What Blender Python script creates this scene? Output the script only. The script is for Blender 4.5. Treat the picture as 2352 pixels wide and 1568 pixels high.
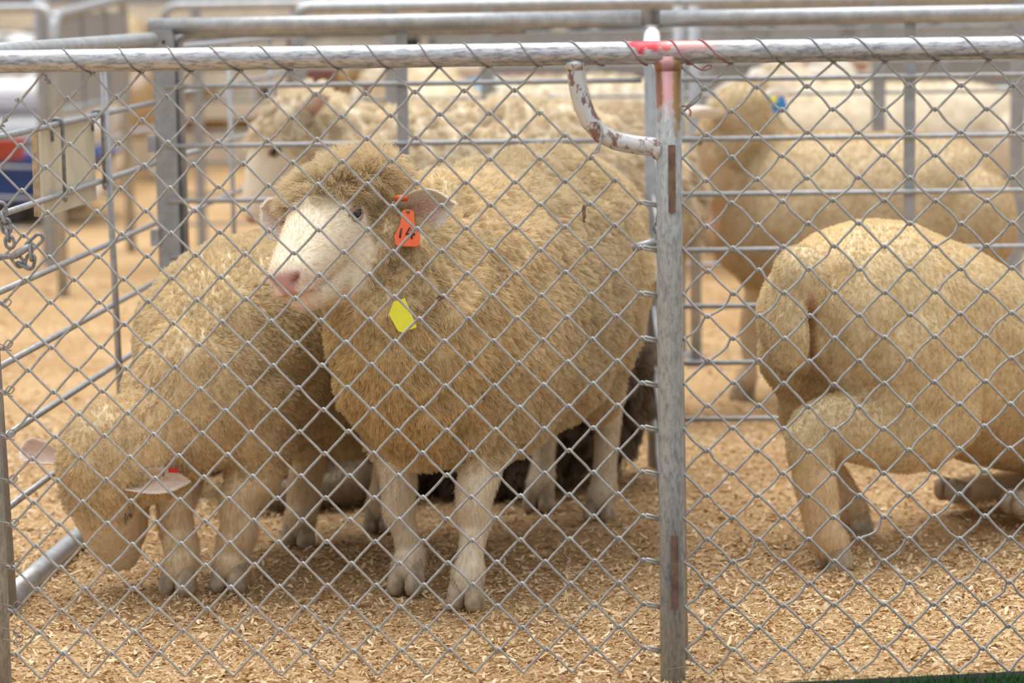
import bpy, math, random
import numpy as np
from math import radians, sin, cos, pi, sqrt
from mathutils import Vector, Matrix, kdtree

for o in list(bpy.data.objects):
    bpy.data.objects.remove(o)
scene = bpy.context.scene
COL = scene.collection
rng = np.random.default_rng(7)
random.seed(7)

# ------------------------------------------------------------------ camera
FPX = 6000.0
CAM_H = 0.99
_yaw, _pit, _rol = radians(2.04), radians(7.42), 0.0155
FW = np.array([-sin(_yaw)*cos(_pit), cos(_yaw)*cos(_pit), -sin(_pit)])
_r0 = np.array([cos(_yaw), sin(_yaw), 0.0])
_u0 = np.cross(_r0, FW)
RT = _r0*cos(_rol) - _u0*sin(_rol)
UP = _u0*cos(_rol) + _r0*sin(_rol)
CP = np.array([0.0, 0.0, CAM_H])
cd = bpy.data.cameras.new('camera')
cd.sensor_width = 36.0
cd.lens = FPX/2352.0*36.0
cd.clip_start = 0.1
cd.clip_end = 500
cd.dof.use_dof = True
cd.dof.focus_distance = 4.12
cd.dof.aperture_fstop = 4.0
cam = bpy.data.objects.new('camera', cd)
COL.objects.link(cam)
cam.matrix_world = Matrix(((RT[0], UP[0], -FW[0], CP[0]),
                           (RT[1], UP[1], -FW[1], CP[1]),
                           (RT[2], UP[2], -FW[2], CP[2]),
                           (0, 0, 0, 1)))
scene.camera = cam

# ------------------------------------------------------------------ world: bright overcast sky
world = bpy.data.worlds.new('overcast')
scene.world = world
world.use_nodes = True
nt = world.node_tree
bg = nt.nodes['Background']
tc = nt.nodes.new('ShaderNodeTexCoord')
sx = nt.nodes.new('ShaderNodeSeparateXYZ')
nt.links.new(tc.outputs['Generated'], sx.inputs[0])
mr = nt.nodes.new('ShaderNodeMapRange')
mr.inputs['From Min'].default_value = 0.0
mr.inputs['From Max'].default_value = 1.0
mr.inputs['To Min'].default_value = 0.42
mr.inputs['To Max'].default_value = 1.3
nt.links.new(sx.outputs['Z'], mr.inputs['Value'])
bg.inputs['Color'].default_value = (0.955, 0.98, 1.0, 1)
nt.links.new(mr.outputs[0], bg.inputs['Strength'])
sd = bpy.data.lights.new('veiled_sun_offscreen', 'SUN')
sd.energy = 2.4
sd.angle = radians(50)
sd.color = (1.0, 0.975, 0.94)
so = bpy.data.objects.new('veiled_sun_offscreen', sd)
COL.objects.link(so)
so.rotation_euler = (radians(-14), radians(-10), 0)

scene.view_settings.view_transform = 'Standard'
scene.view_settings.look = 'None'
scene.view_settings.gamma = 1.0
scene.view_settings.use_curve_mapping = False
scene.view_settings.exposure = 0.3

# ------------------------------------------------------------------ helpers
def ray(x, y):
    return FW + RT*(x-1176.0)/FPX - UP*(y-784.0)/FPX

def at_y(x, y, Y):
    d = ray(x, y)
    return CP + d*(Y/d[1])

def at_x(x, y, X):
    d = ray(x, y)
    return CP + d*(X/d[0])

def at_z(x, y, Z=0.0):
    d = ray(x, y)
    return CP + d*((Z-CAM_H)/d[2])

def V(*a):
    return np.array(a, float)

def nrm(v):
    v = np.asarray(v, float)
    return v/max(1e-9, np.linalg.norm(v))

class MB:
    def __init__(s):
        s.v = []; s.f = []; s.n = 0
    def add(s, verts, faces):
        verts = np.asarray(verts, float)
        s.v.append(verts)
        b = s.n
        s.f.extend([tuple(i+b for i in f) for f in faces])
        s.n += len(verts)
        return s
    def mesh(s, name, smooth=True):
        me = bpy.data.meshes.new(name)
        me.from_pydata(np.vstack(s.v).tolist(), [], s.f)
        if smooth:
            me.polygons.foreach_set('use_smooth', [True]*len(me.polygons))
        me.update()
        return me
    # box between corners, optional matrix
    def box(s, c, size, M=None):
        c = np.asarray(c, float); h = np.asarray(size, float)/2
        P = np.array([[x, y, z] for x in (-1, 1) for y in (-1, 1) for z in (-1, 1)], float)*h
        if M is not None:
            P = P@np.asarray(M).T
        return s.add(P+c, [(0, 1, 3, 2), (4, 6, 7, 5), (0, 4, 5, 1), (2, 3, 7, 6), (0, 2, 6, 4), (1, 5, 7, 3)])
    def tube(s, pts, r, sides=10, caps=True, closed=False):
        P = np.asarray(pts, float)
        n = len(P)
        R = np.full(n, r) if np.isscalar(r) else np.asarray(r, float)
        if closed:
            T = np.roll(P, -1, 0)-np.roll(P, 1, 0)
        else:
            T = np.gradient(P, axis=0)
        T /= np.maximum(1e-9, np.linalg.norm(T, axis=1))[:, None]
        up = V(0, 0, 1) if abs(T[0][2]) < .9 else V(1, 0, 0)
        a = nrm(np.cross(T[0], up))
        ang = np.arange(sides)*2*pi/sides
        rings = []
        for i in range(n):
            a = nrm(a-T[i]*np.dot(a, T[i]))
            b = np.cross(T[i], a)
            rings.append(P[i]+R[i]*(np.cos(ang)[:, None]*a+np.sin(ang)[:, None]*b))
        faces = []
        m = n if closed else n-1
        for i in range(m):
            i2 = (i+1) % n
            for k in range(sides):
                k2 = (k+1) % sides
                faces.append((i*sides+k, i*sides+k2, i2*sides+k2, i2*sides+k))
        if caps and not closed:
            faces.append(tuple(range(sides))[::-1])
            faces.append(tuple(range((n-1)*sides, n*sides)))
        return s.add(np.vstack(rings), faces)
    def ellipsoid(s, c, r, nu=16, nv=10, M=None):
        u = np.arange(nu)*2*pi/nu
        vv = []
        for j in range(1, nv):
            t = pi*j/nv
            vv.append(np.stack([np.cos(u)*sin(t), np.sin(u)*sin(t), np.full(nu, cos(t))], 1))
        P = np.vstack(vv+[np.array([[0, 0, 1.0]]), np.array([[0, 0, -1.0]])])*np.asarray(r, float)
        if M is not None:
            P = P@np.asarray(M).T
        f = []
        for j in range(nv-2):
            for k in range(nu):
                k2 = (k+1) % nu
                f.append((j*nu+k, (j+1)*nu+k, (j+1)*nu+k2, j*nu+k2))
        top = (nv-1)*nu; bot = top+1
        for k in range(nu):
            k2 = (k+1) % nu
            f.append((top, k, k2)); f.append((bot, (nv-2)*nu+k2, (nv-2)*nu+k))
        return s.add(P+np.asarray(c, float), f)
    # smooth loft through elliptical sections: (centre, a lateral, b other)
    def loft(s, secs, side=(0, 1, 0), sub=5, nseg=20, capk=5, e=1.0):
        C = np.array([q[0] for q in secs], float)
        A = np.array([[q[1], q[2]] for q in secs], float)
        def cr(X):
            X = np.vstack([2*X[0]-X[1], X, 2*X[-1]-X[-2]])
            out = []
            for i in range(1, len(X)-2):
                for t in np.arange(sub)/sub:
                    p0, p1, p2, p3 = X[i-1:i+3]
                    out.append(.5*((2*p1)+(-p0+p2)*t+(2*p0-5*p1+4*p2-p3)*t*t+(-p0+3*p1-3*p2+p3)*t**3))
            out.append(X[-2])
            return np.array(out)
        Ci = cr(C); Ai = np.maximum(.002, cr(A))
        T = np.gradient(Ci, axis=0)
        T /= np.maximum(1e-9, np.linalg.norm(T, axis=1))[:, None]
        if capk:
            th = np.linspace(pi/2, 0.12, capk+1)[1:]
            l0 = min(Ai[0]); l1 = min(Ai[-1])
            pre = [Ci[0]-T[0]*l0*cos(t) for t in th][::-1]
            prA = [Ai[0]*sin(t) for t in th][::-1]
            post = [Ci[-1]+T[-1]*l1*cos(t) for t in th]
            poA = [Ai[-1]*sin(t) for t in th]
            Ci = np.vstack([pre, Ci, post]); Ai = np.vstack([prA, Ai, poA])
            T = np.vstack([[T[0]]*capk, T, [T[-1]]*capk])
        sd_ = np.asarray(side, float)
        ang = np.arange(nseg)*2*pi/nseg
        ca, sa = np.cos(ang), np.sin(ang)
        ca = np.sign(ca)*np.abs(ca)**e; sa = np.sign(sa)*np.abs(sa)**e
        rings = []
        for i in range(len(Ci)):
            l = nrm(sd_-T[i]*np.dot(sd_, T[i])); u = np.cross(T[i], l)
            rings.append(Ci[i]+Ai[i, 0]*ca[:, None]*l+Ai[i, 1]*sa[:, None]*u)
        n = len(Ci); f = []
        for i in range(n-1):
            for k in range(nseg):
                k2 = (k+1) % nseg
                f.append((i*nseg+k, i*nseg+k2, (i+1)*nseg+k2, (i+1)*nseg+k))
        f.append(tuple(range(nseg))[::-1]); f.append(tuple(range((n-1)*nseg, n*nseg)))
        return s.add(np.vstack(rings), f)

def link(o, parent=None):
    COL.objects.link(o)
    if parent is not None:
        o.parent = parent
    return o

def obj(name, mb, mat, parent=None, smooth=True):
    me = mb.mesh(name, smooth) if isinstance(mb, MB) else mb
    if mat is not None and not me.materials:
        me.materials.append(mat)
    return link(bpy.data.objects.new(name, me), parent)

def empty(name, loc=(0, 0, 0), rz=0.0):
    o = bpy.data.objects.new(name, None)
    o.empty_display_size = .1
    o.location = loc; o.rotation_euler = (0, 0, rz)
    return link(o)

def tag(o, label, cat=None, group=None, kind=None):
    if label: o['label'] = label
    if cat: o['category'] = cat
    if group: o['group'] = group
    if kind: o['kind'] = kind
    return o

def line(a, b, n=2):
    a = np.asarray(a, float); b = np.asarray(b, float)
    return [a+(b-a)*t for t in np.linspace(0, 1, n)]

_nk = rng.normal(size=(40, 3)); _nk /= np.linalg.norm(_nk, axis=1)[:, None]
_np_ = rng.uniform(0, 2*pi, 40)
def wob(P, freq, seed=0, m=8):
    """cheap smooth pseudo noise in about -1..1"""
    P = np.asarray(P, float)
    out = np.zeros(P.shape[0])
    for i in range(m):
        j = (seed*5+i*3) % 40
        out += np.sin(P@_nk[j]*freq*(0.7+.09*i)*2*pi+_np_[(j+seed) % 40]+seed*1.7)
    return out/ sqrt(m)*.7

# ------------------------------------------------------------------ materials
MATS = {}
def mat_new(name):
    m = bpy.data.materials.new(name); m.use_nodes = True
    MATS[name] = m
    return m, m.node_tree, m.node_tree.nodes['Principled BSDF']

def plain(name, col, rough=.6, metal=0.0, var=.12, scale=30.0, bump=0.0, spec=.4):
    m, t, p = mat_new(name)
    tc = t.nodes.new('ShaderNodeTexCoord')
    n = t.nodes.new('ShaderNodeTexNoise'); n.inputs['Scale'].default_value = scale
    n.inputs['Detail'].default_value = 4
    t.links.new(tc.outputs['Object'], n.inputs['Vector'])
    r = t.nodes.new('ShaderNodeValToRGB')
    r.color_ramp.elements[0].position = .3; r.color_ramp.elements[1].position = .7
    r.color_ramp.elements[0].color = (*[c*(1-var) for c in col], 1)
    r.color_ramp.elements[1].color = (*[min(1, c*(1+var)) for c in col], 1)
    t.links.new(n.outputs['Fac'], r.inputs[0])
    t.links.new(r.outputs[0], p.inputs['Base Color'])
    p.inputs['Roughness'].default_value = rough
    p.inputs['Metallic'].default_value = metal
    p.inputs['Specular IOR Level'].default_value = spec
    if bump:
        b = t.nodes.new('ShaderNodeBump'); b.inputs['Strength'].default_value = bump
        b.inputs['Distance'].default_value = .004
        t.links.new(n.outputs['Fac'], b.inputs['Height'])
        t.links.new(b.outputs[0], p.inputs['Normal'])
    return m

def galv(name, light, dark, scale=(60, 60, 60), lo=.42, hi=.62, rough=.42, metal=.75):
    """galvanised pipe: two greys broken up by stretched noise, as scuffed zinc"""
    m, t, p = mat_new(name)
    tc = t.nodes.new('ShaderNodeTexCoord')
    mp = t.nodes.new('ShaderNodeMapping'); mp.inputs['Scale'].default_value = scale
    t.links.new(tc.outputs['Object'], mp.inputs[0])
    n = t.nodes.new('ShaderNodeTexNoise'); n.inputs['Scale'].default_value = 1.0
    n.inputs['Detail'].default_value = 9; n.inputs['Roughness'].default_value = .72
    t.links.new(mp.outputs[0], n.inputs['Vector'])
    r = t.nodes.new('ShaderNodeValToRGB')
    r.color_ramp.elements[0].position = lo; r.color_ramp.elements[1].position = hi
    r.color_ramp.elements[0].color = (*dark, 1); r.color_ramp.elements[1].color = (*light, 1)
    t.links.new(n.outputs['Fac'], r.inputs[0])
    t.links.new(r.outputs[0], p.inputs['Base Color'])
    p.inputs['Metallic'].default_value = metal
    p.inputs['Roughness'].default_value = rough
    b = t.nodes.new('ShaderNodeBump'); b.inputs['Strength'].default_value = .15; b.inputs['Distance'].default_value = .002
    t.links.new(n.outputs['Fac'], b.inputs['Height']); t.links.new(b.outputs[0], p.inputs['Normal'])
    return m, t, p, r, tc

M_rail, _t, _p, _r, _tc = galv('scuffed_zinc_rail', (.55, .55, .56), (.24, .25, .285), (60, 240, 240), .38, .56, .40, .62)
# red marker paint sprayed on the rail and top of the post
def add_paint(t, p, src, tc, centre, rad, col, soft, thr=.5, nscale=60.0):
    vs = t.nodes.new('ShaderNodeVectorMath'); vs.operation = 'SUBTRACT'; vs.inputs[1].default_value = centre
    t.links.new(tc.outputs['Object'], vs.inputs[0])
    vd = t.nodes.new('ShaderNodeVectorMath'); vd.operation = 'DIVIDE'; vd.inputs[1].default_value = rad
    t.links.new(vs.outputs[0], vd.inputs[0])
    ln = t.nodes.new('ShaderNodeVectorMath'); ln.operation = 'LENGTH'
    t.links.new(vd.outputs[0], ln.inputs[0])
    n = t.nodes.new('ShaderNodeTexNoise'); n.inputs['Scale'].default_value = nscale; n.inputs['Detail'].default_value = 5
    t.links.new(tc.outputs['Object'], n.inputs['Vector'])
    ad = t.nodes.new('ShaderNodeMath'); ad.operation = 'MULTIPLY_ADD'
    ad.inputs[1].default_value = 1.6; t.links.new(n.outputs['Fac'], ad.inputs[0]); t.links.new(ln.outputs['Value'], ad.inputs[2])
    mr = t.nodes.new('ShaderNodeMapRange'); mr.inputs['From Min'].default_value = 1.7+soft; mr.inputs['From Max'].default_value = 1.7-soft
    t.links.new(ad.outputs[0], mr.inputs['Value'])
    mx = t.nodes.new('ShaderNodeMix'); mx.data_type = 'RGBA'
    t.links.new(mr.outputs[0], mx.inputs['Factor'])
    t.links.new(src, mx.inputs[6]); mx.inputs[7].default_value = (*col, 1)
    t.links.new(mx.outputs[2], p.inputs['Base Color'])
    return mx.outputs[2], mr.outputs[0]

M_post, _t2, _p2, _r2, _tc2 = galv('worn_zinc_post', (.45, .46, .455), (.24, .25, .26), (190, 190, 60), .36, .56, .5, .4)
M_galv = galv('galvanised_pipe', (.5, .51, .52), (.36, .37, .385), (40, 40, 40), .4, .62, .4, .55)[0]
M_galvd = galv('dull_galvanised_tube', (.40, .41, .43), (.30, .31, .33), (25, 25, 25), .4, .62, .5, .45)[0]
M_rod = galv('galvanised_rod', (.45, .46, .48), (.33, .34, .36), (50, 50, 50), .4, .62, .45, .45)[0]
M_wire = galv('chain_link_wire', (.46, .455, .44), (.33, .325, .32), (120, 120, 120), .38, .6, .5, .35)[0]
M_tie = galv('tie_wire', (.30, .29, .28), (.2, .19, .19), (120, 120, 120), .38, .6, .5, .4)[0]
M_brace = galv('chipped_silver_paint_on_rust', (.62, .62, .62), (.26, .15, .13), (45, 45, 28), .42, .46, .38, .4)[0]
M_rust = plain('rusty_flat_bar', (.2, .12, .09), .8, .1, .4, 60, .3)
M_redtie = plain('tie_wire_with_red_overspray', (.36, .16, .16), .6, .2, .3, 80)
M_rusttie = plain('rusty_tie_wire', (.16, .08, .055), .8, .2, .3, 90)
M_chain = galv('zinc_chain', (.36, .37, .39), (.18, .185, .2), (60, 60, 60), .4, .6, .45, .6)[0]
M_ply = plain('pale_plywood', (.62, .55, .42), .8, 0, .1, 14, .05)
M_plyedge = plain('plywood_edge', (.5, .38, .24), .85, 0, .3, 70)
M_timber = plain('cream_painted_timber', (.70, .64, .54), .8, 0, .12, 6, .05)
M_dark = plain('dark_plastic', (.045, .042, .045), .6, 0, .3, 8)
M_blue = plain('blue_plastic', (.03, .075, .30), .5, 0, .2, 5)
M_orange = plain('orange_red_plastic', (.72, .10, .025), .5, 0, .12, 5)
M_white = plain('white_plastic', (.78, .78, .76), .6, 0, .06, 5)
M_navy = plain('navy_cloth', (.03, .035, .11), .9, 0, .2, 5)
M_red = plain('dark_red_cloth', (.33, .03, .035), .9, 0, .2, 5)
M_maroon = plain('maroon_board', (.22, .10, .085), .8, 0, .2, 5)
M_grey = plain('grey_panel', (.27, .265, .26), .7, 0, .12, 3)
M_greyd = plain('dark_grey_panel', (.13, .125, .125), .7, 0, .2, 3)
M_mesh = plain('fine_grey_mesh_sheet', (.33, .31, .30), .8, 0, .08, 90)
M_turfbase = plain('turf_backing', (.012, .012, .016), .9, 0, .2, 20)
M_horn = plain('horn', (.40, .32, .23), .6, 0, .35, 60, .2)
M_eye = plain('eyeball', (.015, .011, .008), .08, 0, .2, 40, 0, .7)
M_lid = plain('eyelid_skin', (.34, .24, .19), .6, 0, .2, 120)
M_nostril = plain('nostril_lining', (.05, .025, .025), .7, 0, .2, 80)
M_tagorange = plain('orange_tag_plastic', (.62, .085, .012), .45, 0, .07, 60)
M_tagyellow = plain('yellow_tag_plastic', (.85, .80, .05), .45, 0, .05, 60)
M_tagblue = plain('blue_tag_plastic', (.05, .25, .62), .5, 0, .12, 60)
M_tagred = plain('red_tag_plastic', (.5, .015, .02), .45, 0, .07, 60)
M_taggreen = plain('green_tag_plastic', (.05, .14, .05), .5, 0, .1, 60)
M_ink = plain('black_marker_ink', (.05, .018, .012), .7, 0, .3, 120)
M_straw = plain('dry_straw', (.66, .50, .24), .8, 0, .15, 60)
M_concrete = plain('grey_yard', (.30, .285, .275), .9, 0, .15, .6)

# skin / wool read colours stored on the mesh or strands
def attr_mat(name, rough, sheen=0.0, sub=0.0, trans=0.0):
    m, t, p = mat_new(name)
    a = t.nodes.new('ShaderNodeAttribute'); a.attribute_name = 'col'
    p.inputs['Roughness'].default_value = rough
    p.inputs['Specular IOR Level'].default_value = .15
    t.links.new(a.outputs['Color'], p.inputs['Base Color'])
    if trans:
        tr = t.nodes.new('ShaderNodeBsdfTranslucent'); t.links.new(a.outputs['Color'], tr.inputs['Color'])
        mx = t.nodes.new('ShaderNodeMixShader'); mx.inputs[0].default_value = trans
        t.links.new(p.outputs[0], mx.inputs[1]); t.links.new(tr.outputs[0], mx.inputs[2])
        t.links.new(mx.outputs[0], t.nodes['Material Output'].inputs['Surface'])
    return m
M_skin = attr_mat('sheep_skin_and_wool_base', .85)
M_wool = attr_mat('wool_strands', .75, trans=.35)
M_chip = attr_mat('wood_shavings', .8)
M_ear = attr_mat('ear_skin', .65, trans=.15)

# ground: layered noise in shaving colours
m, t, p = mat_new('shavings_bedding')
tc_ = t.nodes.new('ShaderNodeTexCoord')
n1 = t.nodes.new('ShaderNodeTexNoise'); n1.inputs['Scale'].default_value = 170; n1.inputs['Detail'].default_value = 5; n1.inputs['Roughness'].default_value = .7
n2 = t.nodes.new('ShaderNodeTexNoise'); n2.inputs['Scale'].default_value = 2.2; n2.inputs['Detail'].default_value = 5
t.links.new(tc_.outputs['Object'], n1.inputs['Vector']); t.links.new(tc_.outputs['Object'], n2.inputs['Vector'])
r1 = t.nodes.new('ShaderNodeValToRGB')
e = r1.color_ramp.elements; e[0].position = .32; e[0].color = (.30, .175, .08, 1); e[1].position = .68; e[1].color = (.74, .545, .34, 1)
x_ = e.new(.5); x_.color = (.56, .37, .19, 1)
r2 = t.nodes.new('ShaderNodeValToRGB')
e = r2.color_ramp.elements; e[0].position = .35; e[0].color = (.78, .72, .66, 1); e[1].position = .62; e[1].color = (1, 1, 1, 1)
t.links.new(n1.outputs['Fac'], r1.inputs[0]); t.links.new(n2.outputs['Fac'], r2.inputs[0])
mm = t.nodes.new('ShaderNodeMix'); mm.data_type = 'RGBA'; mm.blend_type = 'MULTIPLY'; mm.inputs['Factor'].default_value = 1
t.links.new(r1.outputs[0], mm.inputs[6]); t.links.new(r2.outputs[0], mm.inputs[7])
t.links.new(mm.outputs[2], p.inputs['Base Color'])
p.inputs['Roughness'].default_value = .95; p.inputs['Specular IOR Level'].default_value = .1
b_ = t.nodes.new('ShaderNodeBump'); b_.inputs['Strength'].default_value = .6; b_.inputs['Distance'].default_value = .006
t.links.new(n1.outputs['Fac'], b_.inputs['Height']); t.links.new(b_.outputs[0], p.inputs['Normal'])
M_ground = m

# separate large chips: colour per object
m, t, p = mat_new('large_wood_chip')
oi = t.nodes.new('ShaderNodeObjectInfo')
r1 = t.nodes.new('ShaderNodeValToRGB'); e = r1.color_ramp.elements
e[0].color = (.55, .33, .15, 1); e[1].color = (.86, .66, .42, 1); x_ = e.new(.45); x_.color = (.74, .51, .28, 1)
t.links.new(oi.outputs['Random'], r1.inputs[0]); t.links.new(r1.outputs[0], p.inputs['Base Color'])
p.inputs['Roughness'].default_value = .8
M_bigchip = m

# ================================================================== GROUND
def gz(x, y):
    """gentle unevenness of the bedding"""
    P = np.stack([np.atleast_1d(np.asarray(x, float)), np.atleast_1d(np.asarray(y, float)), np.zeros_like(np.atleast_1d(np.asarray(x, float)))], 1)
    return .006*wob(P, .9, 1)+.004*wob(P, 2.6, 2)-.006

gx = np.concatenate([np.linspace(-14, -1.6, 14), np.linspace(-1.5, 1.5, 121), np.linspace(1.6, 14, 14)])
gy = np.concatenate([np.linspace(1.5, 3.3, 6), np.linspace(3.4, 6.4, 121), np.linspace(6.5, 19, 30)])
GX, GY = np.meshgrid(gx, gy)
Z = gz(GX.ravel(), GY.ravel())
mb = MB()
nx = len(gx)
mb.add(np.stack([GX.ravel(), GY.ravel(), Z], 1), [(j*nx+i, j*nx+i+1, (j+1)*nx+i+1, (j+1)*nx+i) for j in range(len(gy)-1) for i in range(nx-1)])
ground = obj('ground', mb, M_ground)
tag(ground, 'tan wood shavings bedding spread over the pen floor', kind='structure')
mb = MB(); mb.box((0, 60, -.05), (160, 90, .06))
yard = obj('yard_ground', mb, M_concrete, smooth=False)
tag(yard, 'grey yard surface beyond the shavings', kind='structure')

# fine shavings: bent flakes, one mesh of stuff
def chips(n, x0, x1, y0, y1, lmin, lmax, lift):
    X = rng.uniform(x0, x1, n); Y = rng.uniform(y0, y1, n)
    L = lmin+(lmax-lmin)*rng.beta(1.1, 4.5, n); W = np.clip(L*rng.uniform(.14, .5, n), .0012, .008)
    yaw = rng.uniform(0, 2*pi, n); tilt = rng.normal(0, .32, n); rollc = rng.normal(0, .45, n)
    bend = rng.uniform(-.25, .35, n)*L
    d = np.stack([np.cos(yaw)*np.cos(tilt), np.sin(yaw)*np.cos(tilt), np.sin(tilt)], 1)
    s = np.stack([-np.sin(yaw), np.cos(yaw), np.zeros(n)], 1)
    u = np.cross(d, s)
    s = s*np.cos(rollc)[:, None]+u*np.sin(rollc)[:, None]
    c = np.stack([X, Y, gz(X, Y)+lift+np.abs(np.sin(tilt))*L*.4+rng.uniform(0, .005, n)], 1)
    vs = []
    for a, bz, wf in ((-.5, 0, .7), (0, 1, 1.0), (.5, 0, .55)):
        for q in (-.5, .5):
            vs.append(c+d*(a*L)[:, None]+u*(bz*bend*.5)[:, None]+s*(q*W*wf)[:, None])
    P = np.stack(vs, 1).reshape(-1, 3)
    base = np.array([[0, 1, 3, 2], [2, 3, 5, 4]])
    Fq = (np.arange(n)[:, None, None]*6+base[None]).reshape(-1, 4)
    k = rng.uniform(0, 1, n)
    c0 = V(.42, .255, .115); c1 = V(.66, .46, .25); c2 = V(.86, .70, .48)
    colr = np.where((k < .5)[:, None], c0+(c1-c0)*(k*2)[:, None], c1+(c2-c1)*((k-.5)*2)[:, None])
    colr *= rng.uniform(.8, 1.06, (n, 1))
    return P, Fq, np.repeat(colr, 6, 0)

def mesh_np(name, P, Fq, colr, mat):
    me = bpy.data.meshes.new(name)
    k = Fq.shape[1]
    me.vertices.add(len(P)); me.vertices.foreach_set('co', P.astype(np.float32).ravel())
    me.loops.add(len(Fq)*k); me.loops.foreach_set('vertex_index', Fq.astype(np.int32).ravel())
    me.polygons.add(len(Fq)); me.polygons.foreach_set('loop_start', (np.arange(len(Fq))*k).astype(np.int32))
    me.update(); me.validate()
    a = me.color_attributes.new('col', 'FLOAT_COLOR', 'POINT')
    a.data.foreach_set('color', np.concatenate([colr, np.ones((len(P), 1))], 1).astype(np.float32).ravel())
    me.materials.append(mat)
    return me
parts = [chips(75000, -1.25, 1.1, 3.45, 4.7, .003, .026, .0), chips(45000, -1.5, 1.4, 4.7, 6.3, .004, .028, .0), chips(14000, -2.2, 2.4, 6.3, 9.5, .008, .04, .0)]
P = np.vstack([q[0] for q in parts]); off = 0; FF = []
for q in parts:
    FF.append(q[1]+off); off += len(q[0])
shav = link(bpy.data.objects.new('wood_shavings', mesh_np('wood_shavings', P, np.vstack(FF), np.vstack([q[2] for q in parts]), M_chip)), ground)
tag(shav, 'loose tan wood shavings covering the ground', kind='stuff')

# larger flakes, each its own piece of the bedding
chip_meshes = []
for k in range(7):
    q = np.random.default_rng(100+k)
    L = q.uniform(.022, .036); W = q.uniform(.004, .008); th = .0012; be = q.uniform(-.004, .006)
    mb = MB(); vs = []
    for a, bz, wf in ((-.5, 0, q.uniform(.4, .8)), (0, be, 1), (.5, 0, q.uniform(.2, .6))):
        for yy, zz in ((-.5, -1), (.5, -1), (.5, 1), (-.5, 1)):
            vs.append((a*L, yy*W*wf, bz+zz*th/2))
    fs = [(0, 1, 2, 3), (8, 11, 10, 9)]
    for i in (0, 4):
        for j in range(4):
            fs.append((i+j, i+4+j, i+4+(j+1) % 4, i+(j+1) % 4))
    mb.add(vs, fs)
    me = mb.mesh('wood_chip', False); me.materials.append(M_bigchip)
    chip_meshes.append(me)
for k in range(270):
    y = 3.55+1.9*random.random()**1.5; x = random.uniform(-.265*y, .19*y)
    o = bpy.data.objects.new('wood_chip', random.choice(chip_meshes))
    o.location = (x, y, float(gz(x, y)[0])+.006)
    o.rotation_euler = (random.gauss(0, .25), random.gauss(0, .2), random.uniform(0, 6.28))
    link(o, ground)

# artificial turf strip outside the fence
tl = at_z(1600, 1574, .012); tr_ = at_z(2420, 1534, .012)
td = nrm(tr_-tl); tn = nrm(V(td[1], -td[0], 0))
mb = MB()
mb.box((tl+tr_)/2+td*.6+tn*.45+V(0, 0, -.008), (2.6, .9, .012), np.stack([td, -tn, V(0, 0, 1)], 1))
turf = obj('artificial_turf', mb, M_turfbase, smooth=False)
tag(turf, 'green artificial turf mat with black edge outside the fence', kind='structure')
n = 60000
P0 = tl+td*rng.uniform(-.1, 1.9, (n, 1))+tn*(.028+.7*rng.uniform(0, 1, (n, 1)))+V(0, 0, -.002)
hh = rng.uniform(.010, .018, (n, 1)); ln = rng.normal(0, .006, (n, 3)); ln[:, 2] = 0
sd2 = rng.normal(0, 1, (n, 3)); sd2[:, 2] = 0; sd2 /= np.linalg.norm(sd2, axis=1)[:, None]
tip = P0+np.array([[0, 0, 1.0]])*hh+ln
Pg = np.stack([P0-sd2*.0009, P0+sd2*.0009, tip], 1).reshape(-1, 3)
kg = rng.uniform(.6, 1.3, (n, 1))
gc = np.repeat(V(.032, .11, .022)*kg, 3, 0)
blades = link(bpy.data.objects.new('grass_blades', mesh_np('grass_blades', Pg, np.arange(n*3).reshape(-1, 3), gc, M_chip)), turf)
tag(blades, 'short green plastic grass blades', kind='stuff')

# ================================================================== FRONT CHAIN-LINK FENCE
YF = 3.74
fence = empty('chain_link_fence', (0, 0, 0))
tag(fence, 'silver pipe fence with chain link mesh in front of the sheep', 'fence')
RAIL_R = .0165
def railz(X):
    a = at_y(0, 142, YF); b = at_y(2352, 109, YF)
    return a[2]+(b[2]-a[2])*(X-a[0])/(b[0]-a[0])
ra = V(-1.25, YF, railz(-1.25)); rb = V(1.3, YF, railz(1.3))
XP = at_y(1540, 800, YF)[0]
PT = at_y(1495, 105, YF)
o_, f_ = add_paint(_t, _p, _r.outputs[0], _tc, (PT[0], YF-.012, PT[2]+.012), (.035, .05, .022), (.62, .02, .04), .12, nscale=85)
add_paint(_t, _p, o_, _tc, (PT[0]+.05, YF-.01, PT[2]+.012), (.05, .05, .02), (.62, .28, .26), .55, nscale=50)
o_, f_ = add_paint(_t2, _p2, _r2.outputs[0], _tc2, (XP, YF-.02, PT[2]-.045), (.02, .05, .05), (.50, .26, .27), .4, nscale=60)
o_, f_ = add_paint(_t2, _p2, o_, _tc2, (XP+.012, YF-.02, PT[2]-.06), (.007, .05, .07), (.30, .19, .08), .25, nscale=90)
o_, f_ = add_paint(_t2, _p2, o_, _tc2, (XP-.014, YF-.02, PT[2]-.05), (.006, .05, .05), (.34, .15, .08), .25, nscale=90)
mb = MB(); mb.tube(line(ra, rb, 40), RAIL_R, 24)
obj('top_rail', mb, M_rail, fence)
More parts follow.
